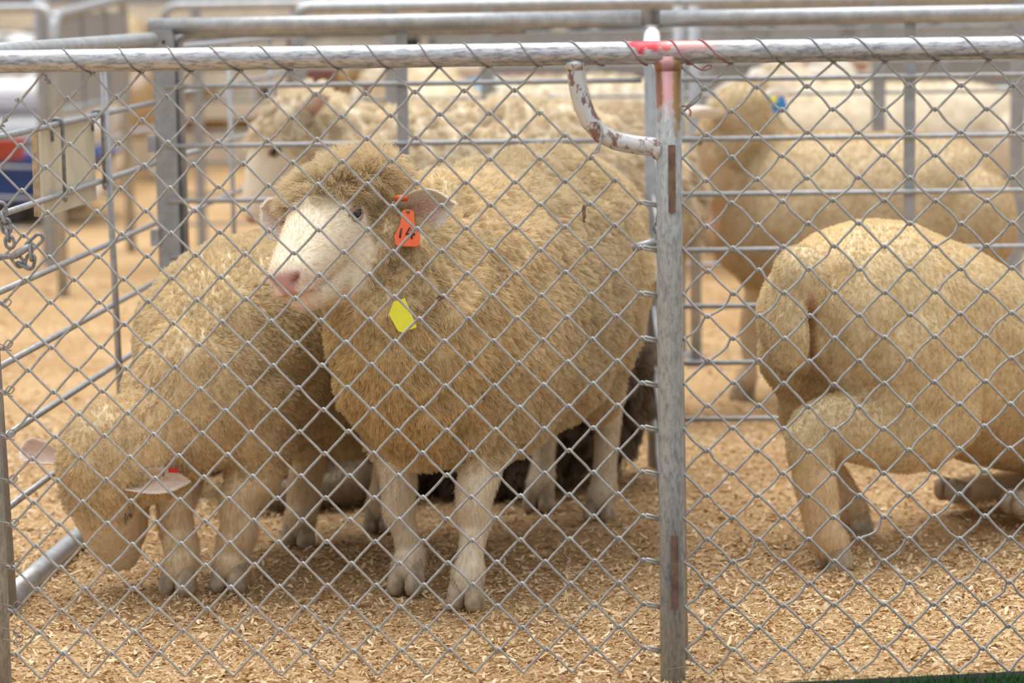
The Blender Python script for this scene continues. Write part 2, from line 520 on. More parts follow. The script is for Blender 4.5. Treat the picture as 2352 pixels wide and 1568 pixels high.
# middle post
mb = MB(); mb.tube([V(XP, YF, -.06), V(XP, YF, .3), V(XP, YF, .6), V(XP, YF, railz(XP)-.005)], .0185, 24)
mb.tube([V(XP, YF, railz(XP)-.026), V(XP, YF, railz(XP)-.018), V(XP, YF, railz(XP)-.010)], [.0186, .0205, .022], 24)
post = obj('middle_post', mb, M_post, fence)
for (y0, y1) in ((333, 488), (1229, 1398)):
    a = at_y(1546, y0, YF-.02); b = at_y(1549, y1, YF-.02)
    x = XP+.0035
    mb = MB()
    mb.box((x, YF-.0185, (a[2]+b[2])/2), (.0105, .006, a[2]-b[2]))
    w = obj('hinge_bar', mb, M_rust, post, smooth=False)
    w['label'] = 'rusty flat steel bar welded on the post'
# grey primer patches around the welded bars
# curved brace pipe
za = railz(XP)
bx0 = at_y(1322, 150, YF)[0]; bz1 = at_y(1440, 334, YF)[2]
cpx = [(1322, 135), (1323, 165), (1328, 200), (1338, 240), (1354, 278), (1380, 307), (1415, 324), (1455, 332), (1500, 337), (1530, 340)]
pts = [at_y(x, y, YF) for x, y in cpx]
mb = MB(); mb.tube(pts, .0136, 18)
mb.tube([V(bx0, YF, za-.024), V(bx0, YF, za-.0165), V(bx0, YF, za-.011)], [.0137, .0165, .0165], 16)
mb.tube([V(XP-.023, YF, bz1-.005), V(XP-.017, YF, bz1-.0055), V(XP-.012, YF, bz1-.006)], [.0137, .016, .0175], 16)
obj('curved_brace', mb, M_brace, fence)
# left end post
XL = at_y(-2, 1560, YF)[0]
mb = MB(); mb.tube([V(XL, YF, -.06), V(XL, YF, .4), V(XL, YF, railz(XL)-.004)], .0185, 24)
obj('end_post', mb, M_post, fence)
mb = MB(); mb.tube([V(1.26, YF, -.06), V(1.26, YF, .4), V(1.26, YF, railz(1.26)-.004)], .0185, 24)
obj('end_post', mb, M_post, fence)

# mesh: every wire is a flattened helix running across the panel, hooked into its neighbours
NR = 27
ZT = at_y(660, 166, YF)[2]
ZB = .012
def knot(panel, i, r, rs):
    """knot i (column) on row r; odd rows are shifted half a diamond"""
    x = rs['x0']+(i+(.5 if r % 2 else 0))*rs['px']
    tz = ZT+(ZB-ZT)*r/NR+rs['slope']*(x-rs['x0'])
    P = np.array([[x, 0.0, tz]])
    if 0 < r < NR:
        x += rs['amp']*wob(P, 2.1, rs['seed'])[0]+rs['amp']*.5*wob(P, 7, rs['seed']+1)[0]
        tz += rs['amp']*wob(P, 2.4, rs['seed']+2)[0]+rs['amp']*.5*wob(P, 6, rs['seed']+3)[0]
    else:
        tz += rs['amp']*.4*wob(P, 3, rs['seed']+2)[0]
    return V(x, YF+rs['bow']*wob(P, .8, rs['seed']+4)[0], tz)

WR = .00195
def mesh_wire(panel, r, i0, i1, rs):
    """wire between rows r and r+1: knots visited in x order from half index i0 to i1 (in half diamonds)"""
    pts = []
    hs = list(range(i0, i1+1))
    nodes = []
    for h in hs:
        # half index h: even -> column h/2 on even rows, odd -> column (h-1)/2 on odd rows
        row = r if (h % 2) == (r % 2) else r+1
        k = knot(panel, (h-(1 if row % 2 else 0))//2, row, rs)
        is_top = (row == r)
        nodes.append((k, is_top))
    over = WR*1.15
    q = np.random.default_rng(1000*panel+r)
    for j, (k, is_top) in enumerate(nodes):
        kz = k+V(0, 0, over if is_top else -over)
        # leg directions: from top knot going right is '\' (front), from bottom knot going right is '/' (back)
        yin = -WR*1.05 if not is_top else WR*1.05    # leg arriving from the left
        yout = -yin
        dx = rs['px']*.065; dz = (.0328)*.13
        s = -1 if is_top else 1
        pts.append(kz+V(-dx, yin, s*dz))
        pts.append(kz+V(-dx*.45, yin*.8, s*dz*.28))
        pts.append(kz)
        pts.append(kz+V(dx*.45, yout*.8, s*dz*.28))
        pts.append(kz+V(dx, yout, s*dz))
        if j+1 < len(nodes):
            k2, t2 = nodes[j+1]
            a = kz; b = k2+V(0, 0, over if t2 else -over)
            d = b-a; nn = nrm(V(-d[2], 0, d[0]))
            bw = q.normal(0, rs['leg'])
            if rs['leg'] > .001 and not is_top and q.uniform() < .35:
                bw = -abs(q.normal(0, rs['leg']*1.9))
            sh = q.uniform(.35, .65)
            for tt in (.32, .5, .68):
                pts.append(a+d*tt+nn*bw*(1-abs(tt-sh)*1.8)+V(0, yout, 0))
    return pts

LS = dict(x0=at_y(324, 172, YF)[0], px=.0713, slope=0.0, amp=.0011, leg=.0006, bow=.002, seed=3)
RS = dict(x0=at_y(1678, 148, YF)[0], px=.0729, slope=0.0, amp=.0019, leg=.0016, bow=.003, seed=11)
LS['slope'] = (at_y(1113, 157, YF)[2]-at_y(324, 172, YF)[2])/(at_y(1113, 157, YF)[0]-at_y(324, 172, YF)[0])
xl_post = XL+.014
def hx(rs, h): return rs['x0']+h*.5*rs['px']
for r in range(NR):
    # left panel limits
    i0 = -40
    while hx(LS, i0) < xl_post+(.045 if r < 1 else .018 if r < 2 else -.004): i0 += 1
    i1 = 60
    xr = XP-.0165
    if r < 4:
        zz = ZT+(ZB-ZT)*(r+.6)/NR
        xr = (bx0-.035) if r < 2 else (bx0-.004 if r == 2 else bx0+.022)
    elif r == 4:
        xr = XP-.05
    while hx(LS, i1) > xr: i1 -= 1
    mb = MB(); pts = mesh_wire(1, r, i0, i1, LS)
    if r > 4:   # tail of the wire twisted back beside the post
        e_ = pts[-1]; pts.append(V(XP-.0175, YF+.001, e_[2]+(.004 if (i1 % 2) else -.004)))
    if r > 1:
        s_ = pts[0]; pts.insert(0, V(xl_post-.002, YF-.003, s_[2]+.003)); 
    mb.tube(pts, WR, 6)
    obj('mesh_wire', mb, M_wire, fence)
    # right panel
    i0 = -20
    while hx(RS, i0) < XP+.011: i0 += 1
    i1 = 60
    while hx(RS, i1) > 1.24: i1 -= 1
    mb = MB(); pts = mesh_wire(2, r, i0, i1, RS)
    mb.tube(pts, WR, 6)
    obj('mesh_wire', mb, M_wire, fence)

# lacing wire: one turn round the rail per diamond
def lacing(rs, panel, k0, k1, mat):
    for k in range(k0, k1):
        kn = knot(panel, k, 0, rs)
        zr = railz(kn[0]); R = RAIL_R+.0012
        q = random.Random(k*7+panel)
        sp = rs['px']*q.uniform(.40, .62)
        pts = []
        # front diagonal from the top of the rail down to the knot, then up behind
        for a in np.linspace(100, -78, 14):
            t_ = (100-a)/178
            pts.append(V(kn[0]-sp*(1-t_**1.25)-.001, YF-R*cos(radians(a)), zr+R*sin(radians(a))))
        pts.append(kn+V(-.002, -.002, .003)); pts.append(kn+V(.001, .0005, -.0005)); pts.append(kn+V(.004, .003, .004))
        for a in np.linspace(-60, -190, 8):
            t_ = (-60-a)/130
            pts.append(V(kn[0]+.006+(rs['px']-sp)*.7*t_, YF+R*cos(radians(a+0)) if a > -90 else YF+R*cos(radians(180+a))*1.0, zr+R*sin(radians(a))*1.0) if False else V(kn[0]+.006+.012*t_, YF+R*cos(radians(-62+152*t_)), zr+R*sin(radians(-62+152*t_))))
        mb = MB(); mb.tube(pts, .00115, 6)
        obj('lacing_wire', mb, mat if not (panel == 2 and k < 1) else M_redtie, fence)
lacing(LS, 1, -1, 9, M_tie)
lacing(RS, 2, 0, 14, M_tie)
# free lacing turns where the mesh is cut away, beside the red paint
for px0, px1, mt in ((1303, 1388, M_tie), (1428, 1487, M_redtie), (1535, 1590, M_redtie)):
    a = at_y(px0, 95, YF); b = at_y(px1, 140, YF); pts = []
    R = RAIL_R+.0012
    for an in np.linspace(110, -95, 16):
        t_ = (110-an)/205
        x = a[0]+(b[0]-a[0])*t_**1.2
        pts.append(V(x, YF-R*cos(radians(an)), railz(x)+R*sin(radians(an))))
    mb = MB(); mb.tube(pts, .00115, 6)
    obj('lacing_wire', mb, mt, fence)
# curled wire ends
def curl(pixels, mat, r=.0013, Y=YF-.002):
    P = [at_y(x, y, Y) for x, y in pixels]
    P = np.array(P); n = len(P); t = np.linspace(0, n-1, (n-1)*5+1)
    X = np.vstack([2*P[0]-P[1], P, 2*P[-1]-P[-2]]); out = []
    for q in t:
        i = min(int(q), n-2); u = q-i; p0, p1, p2, p3 = X[i:i+4]
        out.append(.5*(2*p1+(-p0+p2)*u+(2*p0-5*p1+4*p2-p3)*u*u+(-p0+3*p1-3*p2+p3)*u**3))
    out = np.array(out); out[:, 1] += np.linspace(0, -.003, len(out))
    mb = MB(); mb.tube(out, r, 6)
    return obj('tie_wire', mb, mat, fence)
curl([(1583, 150), (1574, 144), (1584, 143), (1600, 155), (1615, 161), (1630, 158), (1634, 152), (1626, 150), (1614, 157)], M_redtie)
curl([(1568, 262), (1560, 254), (1564, 244), (1577, 245), (1586, 256), (1584, 267)], M_redtie)
curl([(1577, 245), (1600, 222), (1612, 209)], M_wire, WR)
curl([(1358, 281), (1372, 280), (1381, 295), (1380, 320), (1375, 345), (1364, 352)], M_wire, .0017, YF-.014)
curl([(1381, 318), (1374, 338), (1360, 352), (1348, 368)], M_wire, .0017, YF-.006)
curl([(1342, 470), (1338, 480), (1345, 486), (1338, 492), (1344, 498), (1340, 507), (1345, 510)], M_rusttie, .0011)
curl([(1340, 470), (1344, 480), (1338, 486), (1345, 493), (1339, 500), (1343, 506)], M_rusttie, .0011)
curl([(1294, 1256), (1292, 1268), (1299, 1280), (1305, 1270), (1302, 1257)], M_rusttie, .0011)
curl([(1299, 1278), (1296, 1289), (1303, 1284), (1298, 1292)], M_rusttie, .0011)
curl([(1003, 686), (1010, 680), (1016, 684), (1006, 690)], M_rusttie, .0016)
# twisted ties down the left edge and a loop of thin wire round the post base
for y in (700, 795, 900, 1000, 1105, 1205, 1300, 1395, 1450, 1475):
    xx = 12+(y-690)*.034
    curl([(xx-34, y-8), (xx-12, y-4), (xx+4, y+4), (xx+14, y-8), (xx+2, y-14), (xx-6, y+2), (xx+12, y+10)], M_tie, .001, YF-.018)
curl([(100, 170), (108, 176), (104, 183), (114, 184), (110, 191), (118, 190)], M_tie, .0011)
curl([(52, 225), (30, 252), (14, 274), (18, 262), (6, 280), (14, 270), (2, 290), (-6, 300)], M_wire, .0016)
curl([(16, 262), (8, 272), (18, 276), (4, 284), (12, 290), (0, 288)], M_tie, .0011)
curl([(1530, 1538), (1555, 1534), (1582, 1526), (1588, 1512), (1580, 1506)], M_tie, .0009, YF-.0205)

# straw caught in the mesh
mb = MB(); P = [at_y(x, y, YF-.004) for x, y in ((1300, 1355), (1306, 1395), (1312, 1430), (1322, 1482))]
mb.tube(P, .0007, 5); mb.tube([at_y(1299, 1358, YF-.004), at_y(1296, 1392, YF-.005), at_y(1294, 1410, YF-.005)], .0006, 5)
tag(obj('straw', mb, M_straw), 'thin dry straw stalk caught in the chain link mesh', 'straw')

# ================================================================== PEN PANELS
def rounded(pts, rad=.03, n=5):
    out = [np.asarray(pts[0], float)]
    for i in range(1, len(pts)-1):
        p = np.asarray(pts[i], float); a = nrm(np.asarray(pts[i-1])-p); b = nrm(np.asarray(pts[i+1])-p)
        s = p+a*rad; e_ = p+b*rad
        for t in np.linspace(0, 1, n):
            out.append((1-t)**2*s+2*t*(1-t)*p+t*t*e_)
    out.append(np.asarray(pts[-1], float))
    return out

# side panel along the left of the pen
A0 = V(-1.0, 4.215, 0); A1 = V(-.945, 5.50, 0)
side = empty('pen_side_panel', tuple(A0)); L0 = -A0
tag(side, 'galvanised pen panel of horizontal rods running back along the left side', 'pen panel')
def S(t, z): return (A1-A0)*t+V(0, 0, z)
mb = MB(); mb.tube(line(S(-.02, .918), S(1, .92), 6), .0165, 16); obj('top_rail', mb, M_galv, side)
mb = MB(); mb.tube(line(S(.0, .012), S(1, .02), 6), .0195, 16); obj('bottom_rail', mb, M_galv, side)
mb = MB(); mb.tube([S(0, -.005)+V(0, 0, 0), S(0, .45)+V(-.012, 0, 0), S(0, .91)+V(-.024, 0, 0)], .021, 18); obj('upright', mb, M_galvd, side)
for z in (.785, .658, .532, .41, .291, .17):
    mb = MB(); mb.tube(line(S(0, z-.006), S(1, z+.004), 4), .0058, 8); obj('rod', mb, M_rod, side)
tb = .68
mb = MB(); mb.tube([S(tb, .02)+V(.006, 0, 0), S(tb-.02, .45)+V(.006, 0, 0), S(tb-.05, .92)+V(.006, 0, 0)], .0068, 8); obj('vertical_bar', mb, M_rod, side)

# plywood board hung on the side panel
b0 = at_x(106, 285, -.985); b1 = at_x(206, 262, -.985)
by = (b0[1]+b1[1])/2
tb_ = (by-A0[1])/(A1[1]-A0[1]); rodx = A0[0]+(A1[0]-A0[0])*tb_
bo = empty('plywood_board', (rodx-.0185, by, .70), -math.atan2(A1[0]-A0[0], A1[1]-A0[1]))
tag(bo, 'pale plywood board hanging by hooks on the left pen panel', 'board')
mb = MB(); mb.box((.004, 0, 0), (.006, .40, .158)); bp = obj('board_face', mb, M_ply, bo, False)
mb = MB()
for k in range(3): mb.box((-.002-.004*k, 0, 0), (.0036, .398-.001*k, .157-.001*k))
obj('board_layers', mb, M_plyedge, bo, False)
for yy in (-.13, .18):
    zr_ = .785-.006+.01*(tb_+yy/1.285)-.70
    mb = MB(); mb.tube(rounded([(.0283, yy, -.05), (.0283, yy, zr_+.0098), (.0085, yy, zr_+.0098), (.0085, yy, zr_-.03)], .009), .0036, 8)
    mb.ellipsoid((.0283, yy, -.05), (.005, .005, .008), 8, 6)
    obj('hook', mb, M_chain, bo)

# back panels: left pen and right pen share posts
YB = 5.55
def back_panel(name, x0, x1, label, bars, rods, posts, railz_=.949):
    r = empty(name, (x0, YB, 0)); tag(r, label, 'pen panel', 'panels along the back of the front pens')
    mb = MB(); mb.tube([V(-.0, 0, railz_-.001), V((x1-x0)/2, 0, railz_), V(x1-x0, 0, railz_+.001)], .0178, 18); obj('top_rail', mb, M_galv, r)
    for z in rods:
        mb = MB(); mb.tube(line(V(.03, .0, z), V(x1-x0, .0, z), 4), .0055, 8); obj('rod', mb, M_rod, r)
    for x in bars:
        mb = MB(); mb.box((x-x0, .012, railz_/2-.015), (.0235, .012, railz_+.03)); obj('flat_bar', mb, M_galvd, r, False)
    return r
RODS = (.82, .694, .577, .458, .338, .216, .094)
bp1 = back_panel('back_pen_panel', -.958, .085, 'galvanised rod panel closing the back of the pen holding the curly sheep', (-.423,), RODS, ())
mb = MB(); mb.box((.028, .02, .45), (.046, .04, .96)); cpst = obj('corner_post', mb, M_galvd, bp1, False)
hn = 24; ha = np.arange(hn)*2*pi/hn; hc_ = V(.034, 0, .915); fl_ = []
for yy in (-.022, .0):
    for q in ha:
        dx, dz = cos(q), sin(q); k_ = min((.026 if dx < 0 else .020)/max(1e-6, abs(dx))+0, .0275/max(1e-6, abs(dz)))
        fl_.append(hc_+V(dx*k_, yy, dz*k_))
    for q in ha: fl_.append(hc_+V(cos(q)*.0042, yy, sin(q)*.0042))
ff_ = []
for q in range(hn):
    q2 = (q+1) % hn
    ff_ += [(q, q2, hn+q2, hn+q), (2*hn+q, 3*hn+q, 3*hn+q2, 2*hn+q2), (q, 2*hn+q, 2*hn+q2, q2), (hn+q, hn+q2, 3*hn+q2, 3*hn+q)]
mb = MB(); mb.add(fl_, ff_); obj('drilled_flange', mb, M_galvd, cpst, False)
mb = MB(); mb.tube(rounded([(.058, .03, .3), (.058, .03, .93), (.8, .03, .93)], .03), .009, 10); obj('inner_frame', mb, M_galv, bp1)
for z in (.70, .50):
    mb = MB(); mb.box((.0, -.004, z), (.018, .02, .035)); obj('bracket', mb, M_galvd, cpst, False)
bp2 = back_panel('back_pen_panel', .125, 1.5, 'galvanised rod panel behind the kneeling sheep', (.65, 1.2), RODS, ())
tag(bp2, None)
# divider between the two front pens (seen end-on behind the middle post)
dv = empty('pen_divider_panel', (.107, YB, 0))
tag(dv, 'galvanised divider panel running from the middle post to the back panels', 'pen panel')
mb = MB(); mb.tube([V(0, 0, -.01), V(0, 0, .45), V(0, 0, .935)], .0165, 16); obj('upright', mb, M_galvd, dv)
mb = MB(); mb.tube(rounded([(0, -.01, .90), (0, -.05, .915), (-.012, -.6, .905), (-.016, -1.74, .895)], .03), .0165, 16); obj('top_rail', mb, M_white, dv)
for z in RODS[1:]:
    mb = MB(); mb.tube(line(V(0, 0, z), V(-.012, -1.73, z-.01), 3), .0055, 8); obj('rod', mb, M_rod, dv)
mb = MB(); mb.tube([V(-.001, -1.7, -.01), V(-.008, -1.7, .9)], .016, 14); obj('upright', mb, M_galvd, dv)
la = at_y(1452, 570, 4.5)-V(.107, YB, 0); lb = V(-.006, la[1], .577)
mb = MB(); mb.tube([la, lb], .0072, 10); obj('latch_bar', mb, M_galvd, dv)
for k in range(3):
    mb = MB(); a = np.arange(12)*2*pi/12
    ring = np.stack([np.cos(a)*.006, np.full(12, .0), np.sin(a)*.010], 1) if k % 2 else np.stack([np.zeros(12), np.cos(a)*.006, np.sin(a)*.010], 1)
    mb.tube(ring+V(-.014, la[1], .577+.008+.014*k), .0024, 6, closed=True); obj('chain_link', mb, M_chain, dv)

# chain and gate latch at the left end
ch = empty('gate_chain', tuple(at_y(40, 580, YF-.03)))
tag(ch, 'short galvanised chain looped through the mesh with a pin latch', 'chain')
cl0 = np.array(ch.location)
def chain_link(pa, pb, vert):
    a = at_y(*pa, YF-.03)-cl0; b = at_y(*pb, YF-.03)-cl0; d = nrm(b-a); L = np.linalg.norm(b-a)
    w = nrm(np.cross(d, V(0, 1, 0))) if vert else V(0, 1, 0)
    pts = []
    hw = .0062
    for t in np.linspace(-pi/2, pi/2, 7): pts.append(b-d*hw*.4+d*hw*cos(t)*1.0+w*hw*sin(t))
    for t in np.linspace(pi/2, 3*pi/2, 7): pts.append(a+d*hw*.4+d*hw*cos(t)*1.0+w*hw*sin(t))
    mb = MB(); mb.tube(pts, .0026, 7, closed=True); obj('chain_link', mb, M_chain, ch)
cp_ = [(2, 470), (6, 492), (12, 508), (16, 530), (20, 548), (24, 564)]
for k in range(5): chain_link(cp_[k], cp_[k+1], k % 2 == 0)
chain_link((66, 568), (92, 545), True)
for k, (a, b) in enumerate((((70, 568), (72, 592)), ((72, 590), (66, 612)), ((64, 615), (46, 605)), ((48, 606), (34, 590)))): chain_link(a, b, k % 2 == 1)
mb = MB(); pa = at_y(24, 592, YF-.034)-cl0; pb = at_y(70, 564, YF-.034)-cl0
mb.tube(line(pa, pb, 4), [.004, .006, .0055, .004], 10); obj('latch_pin', mb, M_chain, ch)
mb = MB(); a = at_y(-30, 590, YF-.034)-cl0; b = at_y(40, 588, YF-.034)-cl0; mb.tube(line(a, b, 3), .0042, 8); obj('latch_arm', mb, M_chain, ch)

sp2 = empty('pen_side_panel', (-.925, 5.64, 0)); tag(sp2, 'galvanised rod panel continuing back from the corner post', 'pen panel')
E1 = V(.05, 1.7, 0)
for z in (.80, .665, .535, .41, .29, .17):
    mb = MB(); mb.tube(line(V(0, 0, z), E1+V(0, 0, z), 3), .0055, 8); obj('rod', mb, M_rod, sp2)
mb = MB(); mb.tube([V(0, 0, -.03), V(0, 0, .90), E1+V(0, 0, .90), E1+V(0, 0, -.03)], .009, 8); obj('frame', mb, M_rod, sp2)
for t_ in (.42, .8):
    mb = MB(); mb.tube([E1*t_, E1*t_+V(0, 0, .90)], .006, 8); obj('vertical_bar', mb, M_rod, sp2)
# ------------------------------------------------------------------ pens further back
def far_panel(name, x0, x1, Y, ztop, posts, rods, label, rr=.0175, Y1=None, mat=M_galv, group='pen panels standing further back'):
    Y1 = Y if Y1 is None else Y1
    r = empty(name, (x0, Y, 0)); tag(r, label, 'pen panel', group)
    D = V(x1-x0, Y1-Y, 0)
    mb = MB(); mb.tube(rounded([V(0, 0, -.03), V(0, 0, ztop), D+V(0, 0, ztop), D+V(0, 0, -.03)], .06), rr, 12); obj('frame', mb, mat, r)
    for z in rods:
        mb = MB(); mb.tube(line(V(0, 0, z), D+V(0, 0, z), 3), .006, 6); obj('rod', mb, M_rod, r)
    for t_ in posts:
        mb = MB(); mb.box(D*t_+V(0, .0, ztop/2-.015), (.036, .03, ztop+.03)); obj('post', mb, M_galvd, r, False)
    return r
RZ = (.86, .74, .62, .5, .38, .26, .14)
far_panel('sheep_pen_fence', -.87, 1.9, 7.4, .98, (.006, .10, .198, .595, .735, .87), (.9, .72, .60, .48, .36, .24, .12), 'galvanised panel of the second row of pens behind the woolly sheep')
far_panel('sheep_pen_fence', -1.7, 4.5, 10.2, .99, (.02, .14, .27, .34, .45, .54, .63, .75, .88), RZ, 'galvanised panel of the third row of pens')
far_panel('sheep_pen_fence', 1.6, 6.0, 13.0, 1.0, (.02, .1, .2, .3, .4, .5), RZ, 'galvanised panel of the farthest row of pens')
g0 = at_y(122, 38, 9.0); g1 = at_y(282, -4, 10.6)
gt = empty('yard_gate', (g0[0], 9.0, 0)); tag(gt, 'grey mesh gate with a rounded corner leaning behind the side panel', 'gate')
D_ = V(g1[0]-g0[0], 1.6, 0); zt = (g0[2], g1[2])
mb = MB(); mb.tube(rounded([V(0, 0, -.03), V(0, 0, zt[0]), D_+V(0, 0, zt[1]), D_+V(0, 0, -.03)], .09), .02, 12); obj('frame', mb, M_galv, gt)
mb = MB(); fr_ = nrm(D_); mb.box(D_*.5+V(0, 0, .80), (np.linalg.norm(D_)-.03, .012, .34), np.stack([fr_, V(-fr_[1], fr_[0], 0), V(0, 0, 1)], 1)); obj('infill', mb, M_mesh, gt, False)
mb = MB(); mb.tube(line(V(0, 0, .63), D_+V(0, 0, .63), 3), .016, 10); obj('lower_rail', mb, M_galv, gt)
for t_ in (.35, .7):
    mb = MB(); mb.box(D_*t_+V(0, -.02, .80), (.03, .02, .36)); obj('stile', mb, M_galvd, gt, False)
far_panel('sheep_pen_fence', -2.9, -2.1, 10.4, .99, (.95, .4), RZ, 'galvanised panel in front of the white bags', Y1=10.0)
for k, (px, py, ht) in enumerate(((116, 600, 1.05), (290, 442, 1.0), (1564, 815, .97), (1599, 835, .97))):
    g = at_z(px, py)
    mb = MB(); mb.tube([V(0, 0, -.02), V(0, 0, ht/2), V(0, 0, ht)], .03 if k == 0 else .016, 12); mb.box((0, 0, .0), (.05, .09, .02))
    o = obj('fence_post', mb, M_galvd); o.location = tuple(g)
    tag(o, ('thick grey steel post beside the white bags', 'slim grey steel post on the shavings behind the side panel', 'slim grey steel post behind the middle of the front fence', 'second slim grey steel post behind the middle of the front fence')[k], 'post')

# timber pens far back on the left
def timber_pen(x0, x1, Y, rails, posts, label):
    r = empty('timber_pen', (x0, Y, 0)); tag(r, label, 'timber pen')
    for (z, h) in rails:
        mb = MB(); mb.box(((x1-x0)/2, 0, z), (x1-x0, .03, h)); obj('rail_board', mb, M_timber, r, False)
    for x in posts:
        mb = MB(); mb.box((x, .05, .465), (.10, .08, .99)); obj('post', mb, M_timber, r, False)
    return r
timber_pen(-2.95, -.2, 16.0, ((.90, .13), (.55, .10), (.36, .12), (.12, .22)), (.1, 1.0, 1.9, 2.7), 'cream timber pen of horizontal boards beyond the shavings')
timber_pen(-4.2, .4, 18.2, ((.93, .16), (.66, .14), (.4, .14), (.14, .2)), (.1, 1.2, 2.3, 3.4, 4.5), 'second cream timber pen standing behind the first')
tg = empty('timber_gate', tuple(at_z(548, 370))); tag(tg, 'cream timber gate with a wide upright and grey bars', 'gate')
mb = MB(); mb.box((0, 0, .245), (.22, .05, .55)); obj('upright', mb, M_timber, tg, False)
mb = MB(); mb.box((.16, .1, .52), (.62, .05, .07), Matrix.Rotation(-.12, 3, 'Y')); obj('top_board', mb, M_timber, tg, False)
for x in (-.05, .12, .3):
    mb = MB(); mb.tube([V(x, -.05, 0), V(x, -.05, .5)], .014, 8); obj('bar', mb, M_galvd, tg)

def pos(px, py, Y): return at_y(px, py, Y)
# things standing about in the far yard
def bagpile(name, c, size, mat, label, cat, n=3, group=None):
    r = empty(name, (c[0], c[1], 0)); tag(r, label, cat, group)
    for k in range(n):
        mb = MB(); h = size[2]/n
        mb.loft([(V(-size[0]/2, 0, h*(k+.5)), size[1]*.3, h*.3), (V(-size[0]*.35, 0, h*(k+.5)), size[1]*.5, h*.5), (V(size[0]*.35, .01*k, h*(k+.5)), size[1]*.5, h*.5), (V(size[0]/2, 0, h*(k+.5)), size[1]*.3, h*.3)], e=.6)
        obj('bag', mb, mat, r)
    return r
bagpile('bag_stack', pos(30, 300, 12.9), (.75, .5, .64), M_white, 'stack of white sacks behind the orange bin', 'sacks', 4)
bagpile('bag_stack', pos(-60, 100, 14.5), (.5, .5, .86), M_white, 'tall stack of white sacks beyond the grey post', 'sacks', 5)
# blue barrow with an orange bin
bw = at_z(60, 505); wb = empty('blue_barrow', (bw[0]-.27, bw[1], 0)); tag(wb, 'blue plastic barrow with dark underside on the shavings', 'barrow')
mb = MB()
bo_ = []
for z, sx, sy in ((.10, .42, .25), (.26, .62, .34), (.27, .66, .37), (.255, .64, .36), (.12, .40, .23)):
    bo_ += [(-sx, -sy, z), (sx*1.05, -sy, z+(.05 if z > .2 else 0)), (sx*1.05, sy, z+(.05 if z > .2 else 0)), (-sx, sy, z)]
fs = [(i*4+j, i*4+(j+1) % 4, (i+1)*4+(j+1) % 4, (i+1)*4+j) for i in range(4) for j in range(4)]+[(3, 2, 1, 0), (16, 17, 18, 19)]
mb.add(bo_, fs); obj('tray', mb, M_blue, wb, False)
mb = MB(); mb.box((-.05, -.1, .055), (.7, .3, .10)); obj('chassis', mb, M_dark, wb, False)
for x in (-.4, .45):
    mb = MB(); a = np.arange(20)*2*pi/20; mb.tube(np.stack([np.cos(a)*.065, np.zeros(20), np.sin(a)*.065], 1)+V(x, -.3, .085), .024, 8, closed=True); obj('wheel', mb, M_dark, wb)
mb = MB(); mb.tube([V(.5, -.28, .3), V(.85, -.3, .42), V(1.0, -.3, .44)], .014, 8); obj('handle', mb, M_galvd, wb)
ob = at_y(8, 385, bw[1]); mb = MB()
o_b = []
for z, s_ in ((.0, .07), (.25, .088), (.252, .094), (.259, .094), (.259, .082), (.01, .065)):
    o_b += [(-s_, -s_, z), (s_, -s_, z), (s_, s_, z), (-s_, s_, z)]
mb.add(o_b, [(i*4+j, i*4+(j+1) % 4, (i+1)*4+(j+1) % 4, (i+1)*4+j) for i in range(5) for j in range(4)]+[(3, 2, 1, 0), (20, 21, 22, 23)])
bin_ = obj('orange_bin', mb, M_orange, None, False); bin_.location = (ob[0], bw[1], .119); tag(bin_, 'orange red plastic bin resting on the blue barrow', 'bin')

def box_thing(name, c, size, mat, label, cat, mat2=M_dark):
    """crate: body with rim and feet"""
    r = empty(name, (c[0], c[1], 0)); tag(r, label, cat)
    mb = MB(); mb.box((0, 0, size[2]*.5+.02), (size[0], size[1], size[2])); obj('body', mb, mat, r, False)
    mb = MB(); mb.box((0, 0, size[2]+.03), (size[0]*1.04, size[1]*1.04, .035)); obj('lid', mb, mat, r, False)
    for sx in (-.4, .4):
        mb = MB(); mb.box((sx*size[0], 0, .01), (size[0]*.12, size[1]*.9, .06)); obj('foot', mb, mat2, r, False)
    return r
box_thing('storage_box', pos(735, 200, 13.2), (.14, .2, .62), M_maroon, 'narrow maroon box standing by the far pens', 'box')
box_thing('storage_box', pos(1130, 150, 12.2), (.55, .4, .60), M_maroon, 'low maroon box behind the third row of pens', 'box')
box_thing('storage_box', pos(630, 190, 16.42), (.11, .14, .62), M_navy, 'navy blue box by the timber pen', 'box')
box_thing('feed_bin', pos(2260, 250, 12.4), (.72, .5, .50), M_white, 'white feed bin with dark feet near the farthest pens', 'feed bin')
box_thing('feed_bin', pos(2270, 100, 15.2), (1.0, .5, .78), M_grey, 'grey feed bin near the farthest pens', 'feed bin')
box_thing('storage_box', pos(1700, 60, 14.6), (1.1, .5, .86), M_timber, 'cream storage box behind the white faced sheep', 'box')
box_thing('storage_box', pos(2140, 60, 16.2), (.35, .4, .86), M_dark, 'black storage box at the far right', 'box')
box_thing('storage_box', pos(1180, 40, 16.5), (1.6, .6, .86), M_dark, 'long dark box at the back of the yard', 'box')
